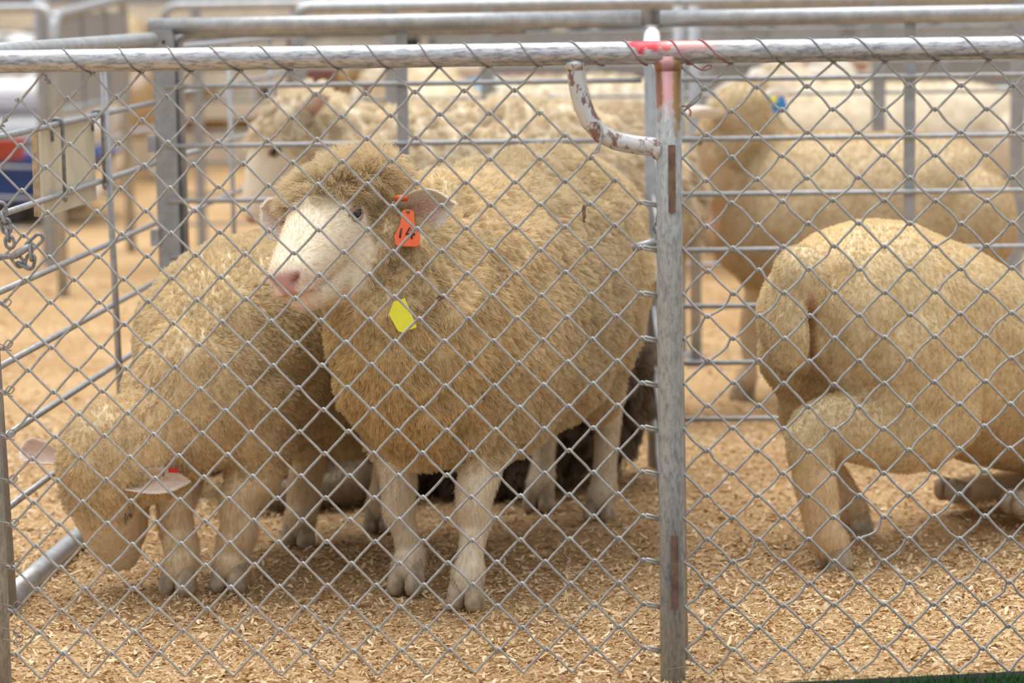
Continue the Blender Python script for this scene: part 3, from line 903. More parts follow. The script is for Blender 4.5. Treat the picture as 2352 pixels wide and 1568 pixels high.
# hay bales stacked in the timber pens
M_hay = plain('brown_hay', (.25, .15, .06), .95, 0, .35, 25, .4)
for k, (px, py, Y, sz) in enumerate(((455, 95, 17.2, (.5, .3, .62)), (640, 100, 17.7, (.6, .3, .60)), (490, 200, 16.3, (.5, .2, .40)), (770, 90, 14.5, (.3, .4, .64)), (850, 210, 15.3, (.5, .4, .40)))):
    c = at_y(px, py, Y)
    mb = MB(); mb.loft([(V(-sz[0]/2, 0, sz[2]/2), sz[1]*.48, sz[2]*.48), (V(-sz[0]*.4, 0, sz[2]/2), sz[1]*.5, sz[2]*.5), (V(sz[0]*.4, 0, sz[2]/2), sz[1]*.5, sz[2]*.5), (V(sz[0]/2, 0, sz[2]/2), sz[1]*.48, sz[2]*.48)], sub=2, nseg=20, capk=1, e=.35)
    h_ = empty('hay_bale', (c[0], c[1], 0)); tag(h_, ('tall brown hay bale behind the corner of the pen', 'wide brown hay bale behind the timber gate', 'low brown hay bale in the timber pen', 'narrow brown hay bale beside the maroon box', 'low brown hay bale right of the timber pen')[k], 'hay bale')
    obj('hay', mb, M_hay, h_)
    for q in (-.2, .2):
        mb = MB(); a = np.arange(24)*2*pi/24; ca, sa = np.cos(a), np.sin(a)
        ring = np.stack([np.full(24, q*sz[0]), np.sign(ca)*np.abs(ca)**.35*sz[1]*.505, np.sign(sa)*np.abs(sa)**.35*sz[2]*.505+sz[2]/2], 1)
        mb.tube(ring, .006, 5, closed=True); obj('twine', mb, M_straw, h_)
# slatted grey stock rails on the right
for k, (x0, x1, Y, n_) in enumerate(((.25, 3.6, 11.6, 6), (.9, 4.4, 14.0, 6), (-.9, 1.3, 14.2, 6))):
    r = empty('stock_rail', (x0, Y, 0)); tag(r, ('grey slatted stock rail behind the third row of pens', 'grey slatted stock rail near the farthest pens', 'grey slatted stock rail behind the pale blue marked sheep')[k], 'stock rail')
    for q in range(n_):
        mb = MB(); mb.box(((x1-x0)/2, 0, .16+.155*q), (x1-x0, .03, .085)); obj('slat', mb, M_grey if q % 2 else M_galvd, r, False)
    for q in range(5):
        mb = MB(); mb.box(((x1-x0)*q/4, .03, .485), (.07, .05, 1.03)); obj('post', mb, M_greyd, r, False)
# low building far behind
wl = empty('shed', (0, 27, 0)); tag(wl, 'long pale grey shed wall far behind the pens', 'shed')
M_shed = plain('shed_cladding', (.33, .30, .285), .8, 0, .06, 2)
for k in range(30):
    mb = MB(); mb.box((-9+.6*k, 0, 1.6), (.585, .06, 3.2)); obj('panel', mb, M_shed if k % 4 else M_grey, wl, False)
mb = MB(); mb.box((0, .4, 3.25), (19, 1.2, .1)); obj('roof_edge', mb, M_grey, wl, False)

# ================================================================== SHEEP
def tri_data(me):
    n = len(me.vertices)
    co = np.empty(n*3, np.float32); me.vertices.foreach_get('co', co); co = co.reshape(-1, 3).astype(float)
    me.calc_loop_triangles()
    tr = np.empty(len(me.loop_triangles)*3, np.int32); me.loop_triangles.foreach_get('vertices', tr); tr = tr.reshape(-1, 3)
    no = np.empty(n*3, np.float32); me.vertices.foreach_get('normal', no); no = no.reshape(-1, 3).astype(float)
    return co, tr, no

def remeshed(mb, voxel, it):
    me = mb.mesh('tmp')
    o = bpy.data.objects.new('tmp', me); COL.objects.link(o)
    m = o.modifiers.new('r', 'REMESH'); m.mode = 'VOXEL'; m.voxel_size = voxel
    if it:
        s = o.modifiers.new('s', 'SMOOTH'); s.factor = .5; s.iterations = it
    dg = bpy.context.evaluated_depsgraph_get(); dg.update()
    out = bpy.data.meshes.new_from_object(o.evaluated_get(dg))
    bpy.data.objects.remove(o); bpy.data.meshes.remove(me)
    return out

def seg_dist(P, a, b):
    a = np.asarray(a, float); b = np.asarray(b, float); d = b-a
    t = np.clip(((P-a)@d)/max(1e-9, d@d), 0, 1)
    return np.linalg.norm(P-(a+t[:, None]*d), axis=1), t

def sm(x, a, b):
    t = np.clip((x-a)/(b-a), 0, 1)
    return t*t*(3-2*t)

def make_fur(name, parent, co, tr, no, dens, length, col, flow, n, radius, pts=6, clump=0, cl_str=.5, curl=(.004, 14.0), lift=.8, seed=0, colvar=.1, mat=None, jitter=.25):
    q = np.random.default_rng(seed)
    ar = np.linalg.norm(np.cross(co[tr[:, 1]]-co[tr[:, 0]], co[tr[:, 2]]-co[tr[:, 0]]), axis=1)
    w = ar*dens[tr].mean(1); w /= w.sum()
    ti = q.choice(len(tr), n, p=w)
    r1 = np.sqrt(q.uniform(0, 1, n)); r2 = q.uniform(0, 1, n)
    B = np.stack([1-r1, r1*(1-r2), r1*r2], 1)
    T = tr[ti]
    def ip(A): return (A[T]*B[..., None]).sum(1) if A.ndim == 2 else (A[T]*B).sum(1)
    R = ip(co); N = ip(no); N /= np.linalg.norm(N, axis=1)[:, None]
    L = ip(length)*q.uniform(.7, 1.15, n); Cc = ip(col); Fl = ip(flow)
    D = N*lift+Fl+q.normal(0, jitter, (n, 3))
    D /= np.linalg.norm(D, axis=1)[:, None]
    # never point into the body
    dn = (D*N).sum(1); D += N*np.maximum(0, .18-dn)[:, None]
    D /= np.linalg.norm(D, axis=1)[:, None]
    cid = None
    if clump:
        ci = q.choice(n, min(clump, n), replace=False)
        kd = kdtree.KDTree(len(ci))
        for k, i in enumerate(ci): kd.insert(R[i], k)
        kd.balance()
        cid = np.array([kd.find(p)[1] for p in R])
        cr_ = R[ci]; cD = D[ci]; cL = L[ci]; cv = q.normal(0, 1, len(ci)); cph = q.uniform(0, 2*pi, len(ci))
    s = np.linspace(0, 1, pts)
    e1 = np.cross(D, V(.3, .5, .8)); e1 /= np.linalg.norm(e1, axis=1)[:, None]
    e2 = np.cross(D, e1)
    ph = q.uniform(0, 2*pi, n)
    if cid is not None: ph = cph[cid]+q.normal(0, .5, n)
    amp = curl[0]*q.uniform(.5, 1.4, n)*np.clip(L/.03, .3, 1.5)
    P = np.empty((n, pts, 3))
    for k, t in enumerate(s):
        base = R-N*.002+D*(L*t)[:, None]
        base = base+Fl*(L*.35*t*t)[:, None]
        if cid is not None:
            tgt = cr_[cid]+cD[cid]*(cL[cid]*t)[:, None]+Fl*(L*.35*t*t)[:, None]
            base = base+(tgt-base)*(cl_str*t**1.2)
        a_ = 2*pi*curl[1]*L*t*2.2+ph
        base = base+e1*(amp*np.sin(a_)*t)[:, None]+e2*(amp*np.cos(a_)*t*.8)[:, None]
        P[:, k] = base
    v = q.normal(0, colvar, n)
    if cid is not None: v = v*.6+cv[cid]*colvar*.8
    Cc = np.clip(Cc*(1+v)[:, None], .005, .95)
    hc = bpy.data.hair_curves.new(name)
    hc.add_curves([pts]*n)
    hc.attributes['position'].data.foreach_set('vector', P.astype(np.float32).ravel())
    ra = hc.attributes.get('radius') or hc.attributes.new('radius', 'FLOAT', 'POINT')
    rr = (radius*(1-.65*s**1.5))[None]*q.uniform(.8, 1.2, (n, 1))
    ra.data.foreach_set('value', rr.astype(np.float32).ravel())
    ca = hc.attributes.new('col', 'FLOAT_COLOR', 'CURVE')
    ca.data.foreach_set('color', np.concatenate([Cc, np.ones((n, 1))], 1).astype(np.float32).ravel())
    hc.materials.append(mat or M_wool)
    o = bpy.data.objects.new(name, hc)
    link(o, parent)
    return o

def ear_mesh(L, W, cup, inner, outer):
    nu, nv = 14, 9
    U = np.linspace(0, 1, nu); Vv = np.linspace(-1, 1, nv)
    lay = []
    for sgn in (0, 1):
        P = []
        for u in U:
            w = W*(.50+1.0*u-1.5*u**3.6) if u < 1 else 0
            w = max(w, .0015)
            for v in Vv:
                th = .0022*(1-.6*u)
                zz = cup*(v*v-.35)*min(1, w/W*1.3)+(-th if sgn else 0)
                P.append((L*u-(.10*L)*v*v*u*u*.3, w*v*(1-.12*v*v*cup*10), zz-.08*L*u*u))
        lay.append(np.array(P))
    P = np.vstack(lay); f = []
    off = nu*nv
    for i in range(nu-1):
        for j in range(nv-1):
            a = i*nv+j
            f.append((a, a+nv, a+nv+1, a+1)); f.append((off+a, off+a+1, off+a+nv+1, off+a+nv))
    for i in range(nu-1):
        for j in (0, nv-1):
            a = i*nv+j; g = (a, a+nv, off+a+nv, off+a)
            f.append(g if j == nv-1 else g[::-1])
    for j in range(nv-1):
        a = (nu-1)*nv+j; f.append((a, off+a, off+a+1, a+1)[::-1]); f.append((j, off+j, off+j+1, j+1))
    mb = MB(); mb.add(P, f); me = mb.mesh('ear')
    u = np.tile(np.repeat(U, nv), 2); v = np.tile(np.tile(Vv, nu), 2)
    inn = np.asarray(inner); out = np.asarray(outer)
    k = np.clip(np.abs(v)*1.25-.25+sm(u, .7, 1.0)*.8, 0, 1)[:, None]
    cI = inn*(1-k)+out*k
    cc = np.where((np.arange(len(P)) < off)[:, None], cI, out)
    a = me.color_attributes.new('col', 'FLOAT_COLOR', 'POINT')
    a.data.foreach_set('color', np.concatenate([cc, np.ones((len(P), 1))], 1).astype(np.float32).ravel())
    me.materials.append(M_ear)
    return me

def frame(x, z):
    x = nrm(x); z = np.asarray(z, float); z = nrm(z-x*np.dot(z, x)); y = np.cross(z, x)
    return np.stack([x, y, z], 1)

def M4(R, p):
    return Matrix(((R[0, 0], R[0, 1], R[0, 2], p[0]), (R[1, 0], R[1, 1], R[1, 2], p[1]), (R[2, 0], R[2, 1], R[2, 2], p[2]), (0, 0, 0, 1)))

BODY = [(-.50, .475, .10, .13), (-.44, .475, .17, .195), (-.30, .465, .215, .23), (-.05, .445, .235, .245), (.18, .45, .222, .24), (.33, .455, .19, .225), (.43, .46, .14, .18)]
HEAD_SK = [(-.03, .0, .055, .058), (.02, .008, .064, .064), (.08, .0, .066, .068), (.13, -.012, .057, .060), (.17, -.026, .050, .051), (.205, -.037, .0455, .044), (.222, -.042, .042, .038)]
JAW = [(.02, -.045, .05, .045), (.08, -.066, .046, .044), (.15, -.077, .037, .034), (.195, -.083, .032, .025), (.215, -.084, .027, .018)]

WHITE = V(.86, .77, .62)
class Sheep:
    def __init__(s, label, pos, heading, group=None):
        s.root = empty('sheep', (pos[0], pos[1], 0), heading)
        tag(s.root, label, 'sheep', group)
        c, n = cos(heading), sin(heading)
        s.R = np.array([[c, -n, 0], [n, c, 0], [0, 0, 1.0]]); s.p = V(pos[0], pos[1], 0)
        s.mb = MB(); s.legs = []; s.feet = []
        s.hR = np.eye(3); s.hp = V(.5, 0, .7); s.hs = 1.0
        s.has_head = False
    def loc(s, w): return s.R.T@(np.asarray(w, float)-s.p)
    def body(s, secs, e=.92, nseg=28):
        s.bsecs = secs
        s.mb.loft([(V(q[0], q[4] if len(q) > 4 else 0, q[1]), q[2], q[3]) for q in secs], (0, 1, 0), 5, nseg, 5, e)
    def tube(s, pts, side=(0, 1, 0), nseg=16, e=1.0):
        s.mb.loft([(np.asarray(q[0], float), q[1], q[2]) for q in pts], side, 4, nseg, 4, e)
    def front_leg(s, foot, sh, rk=1.0, sgn=1, knee=None, ck=1.0):
        f = np.asarray(foot, float); sh = np.asarray(sh, float)
        el = V(sh[0]-.015, sh[1], sh[2]-.12)
        kn = el*.45+f*.55+V(.012, 0, .01) if knee is None else np.asarray(knee, float)
        ft = f+V(-.010, 0, .062)
        pts = [(sh, .07*rk, .085*rk), (el, .046*rk, .058*rk), (kn+V(0, 0, .045), .029*rk, .031*rk), (kn, .0265*rk, .028*rk), (kn+(ft-kn)*.35, .0205*rk*ck, .022*rk*ck), (kn+(ft-kn)*.75, .0195*rk*ck, .021*rk*ck), (ft, .0245*rk, .025*rk), (f+V(.0, 0, .048), .0245*rk, .025*rk), (f+V(.004, 0, .040), .0235*rk, .024*rk)]
        s.tube(pts)
        s.legs.append([el, kn, ft, f]); s.feet.append(f)
    def hind_leg(s, foot, hip, rk=1.0, hock=None, stifle=None, ck=1.0):
        f = np.asarray(foot, float); hip = np.asarray(hip, float)
        hk = f+V(-.055, 0, .20) if hock is None else np.asarray(hock, float)
        st = V(hip[0]+.08, hip[1], hip[2]-.13) if stifle is None else np.asarray(stifle, float)
        ft = f+V(-.012, 0, .062)
        md = (st+hk)/2
        pts = [(hip, .085*rk, .12*rk), (st, .06*rk, .09*rk), (md+V(-.005, 0, 0), .038*rk, .055*rk), (hk+V(.004, 0, .02), .026*rk, .034*rk), (hk+(ft-hk)*.25, .022*rk*ck, .026*rk*ck), (hk+(ft-hk)*.7, .02*rk*ck, .022*rk*ck), (ft, .0245*rk, .025*rk), (f+V(.0, 0, .048), .0245*rk, .025*rk), (f+V(.004, 0, .040), .0235*rk, .024*rk)]
        s.tube(pts)
        s.legs.append([md, hk, ft, f]); s.feet.append(f)
    def head(s, poll, nose=None, up=(0, 0, 1), hs=None, top=None, neck=None, wide=1.0, R=None):
        """poll, nose in local coordinates (or the head axes R)"""
        poll = np.asarray(poll, float)
        if R is None:
            nose = np.asarray(nose, float)
            L = np.linalg.norm(nose-poll)
            s.hs = hs or L/.27
            s.hR = frame(nose-poll, up)
        else:
            s.hs = hs; s.hR = np.asarray(R, float)
        s.hp = poll
        s.has_head = True
        def T(x, y, z): return s.hp+s.hR@(V(x, y*wide, z)*s.hs)
        s.T = T
        k = s.hs
        lat = s.hR[:, 1]
        s.mb.loft([(T(x, 0, z), a*k*wide, b*k) for x, z, a, b in HEAD_SK], lat, 5, 24, 5, .95)
        s.mb.loft([(T(x, 0, z), a*k*wide, b*k) for x, z, a, b in JAW], lat, 5, 20, 5, .95)
        for sg in (-1, 1):
            s.mb.ellipsoid(T(.082, sg*.052, .03), V(.03, .017, .013)*k, 14, 10, s.hR)
            s.mb.ellipsoid(T(.075, sg*.045, -.045), V(.045, .02, .035)*k, 14, 10, s.hR)
            s.mb.ellipsoid(T(.236, sg*.022, -.040), V(.020, .017, .018)*k, 12, 8, s.hR)
            s.mb.ellipsoid(T(.226, sg*.018, -.064), V(.030, .020, .016)*k, 12, 8, s.hR)
        if top:
            for (c, r) in top:
                s.mb.ellipsoid(T(*c), V(*r)*k, 18, 12, s.hR)
        if neck:
            s.tube(neck, nseg=24)
    def finish(s, voxel=.006, smooth=4, wool=None, face=WHITE, legc=None, fl=.04, nwool=60000, nface=12000, wr=.0007, clump=4000, cl_str=.55, curl=(.004, 14.0), lift=.8, lump=.006, seed=1, face_x=.068, legz=.25, colfn=None, facelen=.007, leglen=.010, toplen=None, eyes=True, ears=True, flow=(-.35, 0, -.55), earL=.115, earW=.034, ear_y=.068, ear_z=.0, ear_x=.0, ear_dir=((-.18, 1.0, -.10), (.55, 0, .75)), ear_in=(.74, .44, .35), ear_out=(.90, .84, .75), hoof=True, jitter=.25, nose_pink=(.62, .36, .33), wool_leg=0.0, colvar=.1, hooved=None, pts=6, groove=None):
        wool = V(.62, .49, .31) if wool is None else np.asarray(wool, float)
        legc = face*.92 if legc is None else np.asarray(legc, float)
        me = remeshed(s.mb, voxel, smooth); me.name = 'body'
        co, tr, no = tri_data(me)
        n = len(co)
        hl = ((co-s.hp)@s.hR)/s.hs if s.has_head else np.full((n, 3), -9.0)
        inh = (hl[:, 0] > -.06) & (np.abs(hl[:, 1]) < .12) & (hl[:, 2] > -.13) & (hl[:, 2] < .17) & (hl[:, 0] < .32)
        fb = hl[:, 0]-.22*np.clip(.016-hl[:, 2], -.02, .12)
        facew = np.where(inh, sm(fb, face_x-.008, face_x+.010)*(1-sm(hl[:, 2], .046, .060)), 0)
        facew = facew*(((hl[:, 1]/.078)**2+((hl[:, 2]+.03)/.085)**2) < 1.15+sm(hl[:, 0], .12, .16))
        legw = np.zeros(n)
        for lg in s.legs:
            for a, b in zip(lg[:-1], lg[1:]):
                d, t = seg_dist(co, a, b)
                legw = np.maximum(legw, 1-sm(d, .045, .065))
        legw *= 1-sm(co[:, 2], legz, legz+.05)
        legw *= (1-facew)
        woolw = np.clip(1-facew-legw, 0, 1)
        # lumpy fleece
        co2 = co+no*(woolw*lump*(wob(co, 7, seed)+.6*wob(co, 16, seed+1)))[:, None]
        if s.has_head:
            # mouth line and nostril hollows
            mz = -.073+.11*np.maximum(0, .238-hl[:, 0])
            onm = (hl[:, 0] > .13) & inh
            g = np.where(onm, np.exp(-((hl[:, 2]-mz)/.0040)**2)*sm(hl[:, 0], .15, .18), 0)
            co2 -= no*(g*.006*s.hs)[:, None]
            gn = np.zeros(n)
            for sg in (-1, 1):
                yy = hl[:, 1]*sg
                al = (yy-.020)*.75+(hl[:, 2]+.044)*.66      # along the slit
                ac = -(yy-.020)*.66+(hl[:, 2]+.044)*.75
                dd = (al/.0105)**2+(ac/.0042)**2
                gn = np.maximum(gn, np.where(inh & (hl[:, 0] > .225), np.exp(-dd**1.5), 0))
            co2 -= no*(gn*.010*s.hs)[:, None]
        if groove is not None: co2 = groove(s, co2, no)
        me.vertices.foreach_set('co', co2.astype(np.float32).ravel()); me.update()
        me.polygons.foreach_set('use_smooth', [True]*len(me.polygons))
        co, tr, no = tri_data(me)
        W3 = np.tile(wool, (n, 1))
        if colfn is not None: W3 = colfn(s, co, W3, hl)
        col = W3*woolw[:, None]+np.tile(face, (n, 1))*facew[:, None]+np.tile(legc, (n, 1))*legw[:, None]
        if s.has_head:
            vw = .008+.62*np.clip(hl[:, 2]+.066, 0, .04)
            pink = np.where(inh & (hl[:, 0] > .22), (1-sm(np.abs(hl[:, 1]), vw, vw+.007))*sm(hl[:, 2], -.074, -.066)*(1-sm(hl[:, 2], -.036, -.026)), 0)
            blush = np.where(inh, sm(hl[:, 0], .19, .245)*(1-sm(hl[:, 2], -.05, -.02)), 0)
            col = col*(1-.35*blush[:, None])+V(.80, .56, .50)*.35*blush[:, None]
            lip = np.clip(g, 0, 1)
            pk = np.asarray(nose_pink)
            col = col*(1-pink[:, None])+pk*pink[:, None]
            col = col*(1-.75*lip[:, None])+V(.50, .28, .24)*.75*lip[:, None]
            col = col*(1-.9*gn[:, None])+V(.34, .15, .14)*.9*gn[:, None]
            bare = np.clip(pink+lip+gn, 0, 1)
        else:
            bare = np.zeros(n); pink = bare
        a = me.color_attributes.new('col', 'FLOAT_COLOR', 'POINT')
        a.data.foreach_set('color', np.concatenate([col*.97, np.ones((n, 1))], 1).astype(np.float32).ravel())
        me.materials.clear(); me.materials.append(M_skin)
        s.body_obj = link(bpy.data.objects.new('body', me), s.root)
        # strands
        length = np.full(n, fl)
        if toplen and s.has_head:
            length = np.where(inh & (hl[:, 2] > .04), toplen, length)
        flw = np.tile(V(*flow), (n, 1))
        if s.has_head:
            tf = s.hR@V(.55, 0, -.05)
            topm = (inh*sm(hl[:, 2], .03, .07)*sm(hl[:, 0], -.06, .02))[:, None]
            side_ = (s.hR[:, 1][None]*np.sign(hl[:, 1:2])*.35)
            flw = flw*(1-topm)+(tf+side_)*topm
        flw = flw-no*((flw*no).sum(1))[:, None]*.8
        make_fur('fleece', s.root, co, tr, no, np.clip(woolw+wool_leg*legw, 0, 1)+1e-6, length*(woolw+.25*(1-woolw)), col, flw, nwool, wr, pts, clump, cl_str, curl, lift, seed, colvar, jitter=jitter)
        if nface:
            ff = np.where((facew > legw)[:, None], np.tile(s.hR@V(-1.0, 0, -.25), (n, 1)) if s.has_head else 0, np.tile(V(0, 0, -1.0), (n, 1)))
            ff = ff-no*((ff*no).sum(1))[:, None]*.9
            ll = facelen*facew+leglen*legw+.004
            make_fur('short_hair', s.root, co, tr, no, np.clip((facew+legw)*(1-bare), 0, 1)+1e-7, ll, col, ff, nface, wr*.62, 4, 0, 0, (.0008, 10), .35, seed+9, .08, jitter=.15)
        if hoof:
            for f in s.feet if hooved is None else hooved:
                mb = MB()
                for sg in (-1, 1):
                    mb.loft([(f+V(-.004, sg*.0125, .050), .0125, .016), (f+V(.006, sg*.0150, .028), .0150, .023), (f+V(.013, sg*.0165, .004), .0158, .029)], (0, 1, 0), 3, 12, 2)
                obj('hoof', mb, M_horn, s.root)
        if s.has_head and eyes:
            for sg in (-1, 1):
                c = s.T(.096, sg*.0535, .015)
                er = .0165*s.hs
                eo = MB(); eo.ellipsoid((0, 0, 0), (er, er, er), 20, 14)
                e_ = obj('eye', eo, M_eye, s.root); e_.location = tuple(c)
                out = s.hR@nrm(V(.70, sg*1.0, .10)); fwd = s.hR@V(1, -sg*.5, -.30)
                Fm = frame(fwd, out)
                lid = MB()
                for up_ in (1, -1):
                    pts = []
                    for t in np.linspace(-1, 1, 13):
                        lon = t*radians(62); lat = radians(27 if up_ > 0 else 33)*cos(t*pi/2)**.8*up_*-sg if abs(t) < 1 else 0
                        pts.append(Fm@(V(sin(lon)*cos(lat), sin(lat), cos(lon)*cos(lat))*er*1.04))
                    w_ = np.cos(np.linspace(-1, 1, 13)*pi/2)**.5
                    lid.tube(pts, (.0008+(.0028 if up_ > 0 else .0020)*w_)*s.hs, 8)
                    if up_ > 0:
                        for t in np.linspace(-.7, .8, 12):
                            lon = t*radians(62); lat = radians(27)*cos(t*pi/2)*-sg
                            d0 = Fm@(V(sin(lon)*cos(lat), sin(lat), cos(lon)*cos(lat))); d1 = Fm@V(.1*t, -sg*.35, .9)
                            lid.tube([d0*er*1.1, d0*er*1.15+nrm(d1)*.005, d0*er*1.1+nrm(d1)*.009+Fm@V(0, sg*.003, 0)], .00035, 4)
                obj('eyelid', lid, M_lid, e_)
        if s.has_head and ears:
            emesh = ear_mesh(earL*s.hs, earW*s.hs, .026*s.hs, ear_in, ear_out)
            for sg in (-1, 1):
                d, nn = ear_dir if not isinstance(ear_dir, dict) else ear_dir[sg]
                d = V(d[0], d[1]*sg, d[2]); nn = V(nn[0], nn[1]*sg, nn[2])
                Fm = frame(s.hR@nrm(d), s.hR@nn)
                eo = bpy.data.objects.new('ear', emesh)
                eo.matrix_local = M4(Fm, s.T(ear_x, sg*ear_y, ear_z))
                link(eo, s.root)
                eco, etr, eno = tri_data(emesh)
                if nface > 8000:
                    ec = np.empty(len(eco)*4, np.float32); emesh.color_attributes['col'].data.foreach_get('color', ec); ec = ec.reshape(-1, 4)[:, :3].astype(float)
                    nh = len(eco)//2; vv_ = np.abs(np.tile(np.tile(np.linspace(-1, 1, 9), 14), 2))
                    dn_ = np.where(np.arange(len(eco)) < nh, sm(vv_, .55, .95), 1.0)
                    make_fur('ear_hair', eo, eco, etr, eno, dn_+1e-6, np.full(len(eco), .0055), ec, np.tile(V(.9, 0, 0), (len(eco), 1)), 5000, .00032, 4, 0, 0, (.0006, 10), .5, 77, .06)
                s.__dict__.setdefault('ears', {})[sg] = (eo, Fm, s.T(ear_x, sg*ear_y, ear_z))
        return s

def topdirt(s, co, W3, hl):
    return W3

# ---------------------------------------------------------------- A: the curly sheep at the fence
A = Sheep('large curly fleeced sheep with an orange ear tag numbered 14', (-.193, 4.64), math.atan2(-.72, -.215))
A.body([(-.50, .51, .10, .12), (-.44, .50, .155, .19), (-.30, .485, .190, .23), (-.05, .455, .210, .25), (.18, .45, .200, .245), (.33, .455, .178, .235), (.42, .46, .135, .19)])
lp = A.loc
fr, flt = lp(at_z(1075, 1388)), lp(at_z(938, 1352))
hr, hlf = lp(at_z(1383, 1190)), lp(at_z(1242, 1163))
A.front_leg(V(fr[0], fr[1], 0), (.31, .085, .40)); A.front_leg(V(flt[0], flt[1], 0), (.31, -.085, .40))
A.hind_leg(V(hr[0], hr[1], 0), (-.33, .10, .44)); A.hind_leg(V(hlf[0], hlf[1], 0), (-.33, -.10, .44))
def head_axes(yaw, pitch, roll):
    y, p, r = radians(yaw), radians(pitch), radians(roll)
    f = V(-sin(y)*cos(p), -cos(y)*cos(p), -sin(p)); l = V(cos(y), -sin(y), 0); u = np.cross(f, l)
    return np.stack([f, l*cos(r)+u*sin(r), u*cos(r)-l*sin(r)], 1)
poll = lp(at_y(814, 492, 4.25))
A.head(poll, R=A.R.T@head_axes(24, 10, 11), hs=.98, top=[((.03, 0, .050), (.080, .076, .038)), ((.055, .0, .050), (.052, .062, .032)), ((-.03, 0, .030), (.085, .082, .066)), ((-.04, 0, -.03), (.07, .085, .085))],
       neck=[((.22, 0, .50), .16, .19), ((.35, 0, .52), .135, .19), (poll*.45+V(.38, 0, .50)*.55+V(.0, 0, -.02), .125, .15), (poll+V(-.03, 0, -.05), .10, .11)], wide=1.05)
def stain(c, co, seed, k=.4):
    # dirt patches of their own irregular shape, anywhere on the fleece
    d = sm(wob(co, 2.4, seed)+.5*wob(co, 6, seed+1), .35, 1.1)[:, None]
    return c*(1-k*d)+V(.46, .31, .14)*k*d
def colA(s, co, W3, hl):
    st = np.clip(wob(co, 1.6, 21)*.5+.5, 0, 1)[:, None]
    c = W3*(1-.22*st)
    # yellow stained wool low on the chest
    y = np.exp(-(((co[:, 0]-.42)/.16)**2+((co[:, 1]+.04)/.16)**2+((co[:, 2]-.40)/.13)**2))[:, None]
    c = c*(1-.7*y)+V(.66, .45, .13)*.7*y
    return stain(c, co, 5)
A.finish(voxel=.0052, wool=(.84, .70, .475), fl=.017, nwool=230000, nface=40000, wr=.0005, clump=16000, cl_str=.55, curl=(.0022, 30), toplen=.034, ear_in=(.60, .30, .22), earL=.10, earW=.042, ear_z=-.008, ear_y=.086, ear_x=.022, seed=3, colfn=colA, lump=.008, facelen=.0075, legz=.20,
         ear_dir={1: ((-.30, 1.0, -.10), (.95, .28, .0)), -1: ((-.15, 1.0, .6), (.9, 0, .1))})

# ear tag with the number 14, orange button, yellow tag
def tagshape(w, h, neckw, th=.0022):
    xs = [(-neckw*.55, 0), (-neckw*.62, -.25), (-.30, -.42), (-.5, -.70), (-.47, -.93), (-.36, -1.0), (.36, -1.0), (.47, -.93), (.5, -.70), (.30, -.42), (neckw*.62, -.25), (neckw*.55, 0), (neckw*.3, .05), (-neckw*.3, .05)]
    P = [(x*w, -th/2, z*h) for x, z in xs]+[(x*w, th/2, z*h) for x, z in xs]
    n = len(xs); f = [tuple(range(n)), tuple(range(n, 2*n))[::-1]]
    f += [(i, i+n, (i+1) % n+n, (i+1) % n) for i in range(n)]
    mb = MB(); mb.add(P, f); return mb
def put(sh, name, mb, mat, world, R, parent=None, smooth=False):
    o = obj(name, mb, mat, parent or sh.root, smooth)
    o.matrix_local = M4(sh.R.T@R, sh.loc(world))
    return o
Rt = frame(V(1, .08, -.05), V(.03, .62, 1))
tg1 = put(A, 'ear_tag', tagshape(.041, .062, .42), M_tagorange, at_y(937, 486, 4.157), Rt)
mb = MB(); mb.tube([V(0, 0, 0), V(.0, .02, .006), V(.0, .04, .012)], .0022, 8); obj('tag_pin', mb, M_tagorange, tg1)
tg1['label'] = 'orange ear tag with the number 14 in black'
mb = MB(); mb.tube([V(0, -.001, 0), V(0, -.003, 0)], .0028, 12); b1 = obj('rivet', mb, M_rust, tg1)
def stroke(mb, pts, r=.0016):
    P = np.array([(x, -.0015, z) for x, z in pts]); mb.tube(P, r, 6)
mb = MB(); stroke(mb, [(-.0098, -.031), (-.0112, -.040), (-.0118, -.047)]); 
stroke(mb, [(.0035, -.029), (-.0022, -.0405), (.012, -.0405)]); stroke(mb, [(.0072, -.033), (.0072, -.041), (.0066, -.048)])
obj('tag_number', mb, M_ink, tg1)
mb = MB(); mb.tube([V(-.011, 0, -.002), V(0, 0, .001), V(.010, 0, 0)], [.005, .0058, .004], 10)
o = put(A, 'ear_tag', mb, M_tagorange, at_y(922, 456, 4.167), frame(V(1, 0, -.1), V(0, 0, 1)), smooth=True); o['label'] = 'orange tag clip folded over the ear edge'
xs = [(-.014, .02), (.004, .026), (.021, -.019), (.021, -.021), (-.002, -.028), (-.008, -.026), (-.022, .001)]
mb = MB(); n_ = len(xs)
mb.add([(x, -.001, z) for x, z in xs]+[(x, .001, z) for x, z in xs], [tuple(range(n_))[::-1], tuple(range(n_, 2*n_))]+[(i, (i+1) % n_, (i+1) % n_+n_, i+n_) for i in range(n_)])
o = put(A, 'yellow_tag', mb, M_tagyellow, at_y(925, 722, 4.082), frame(V(1, .12, 0), V(0, .15, 1))); o['label'] = 'blank bright yellow plastic tag hanging in the neck wool'

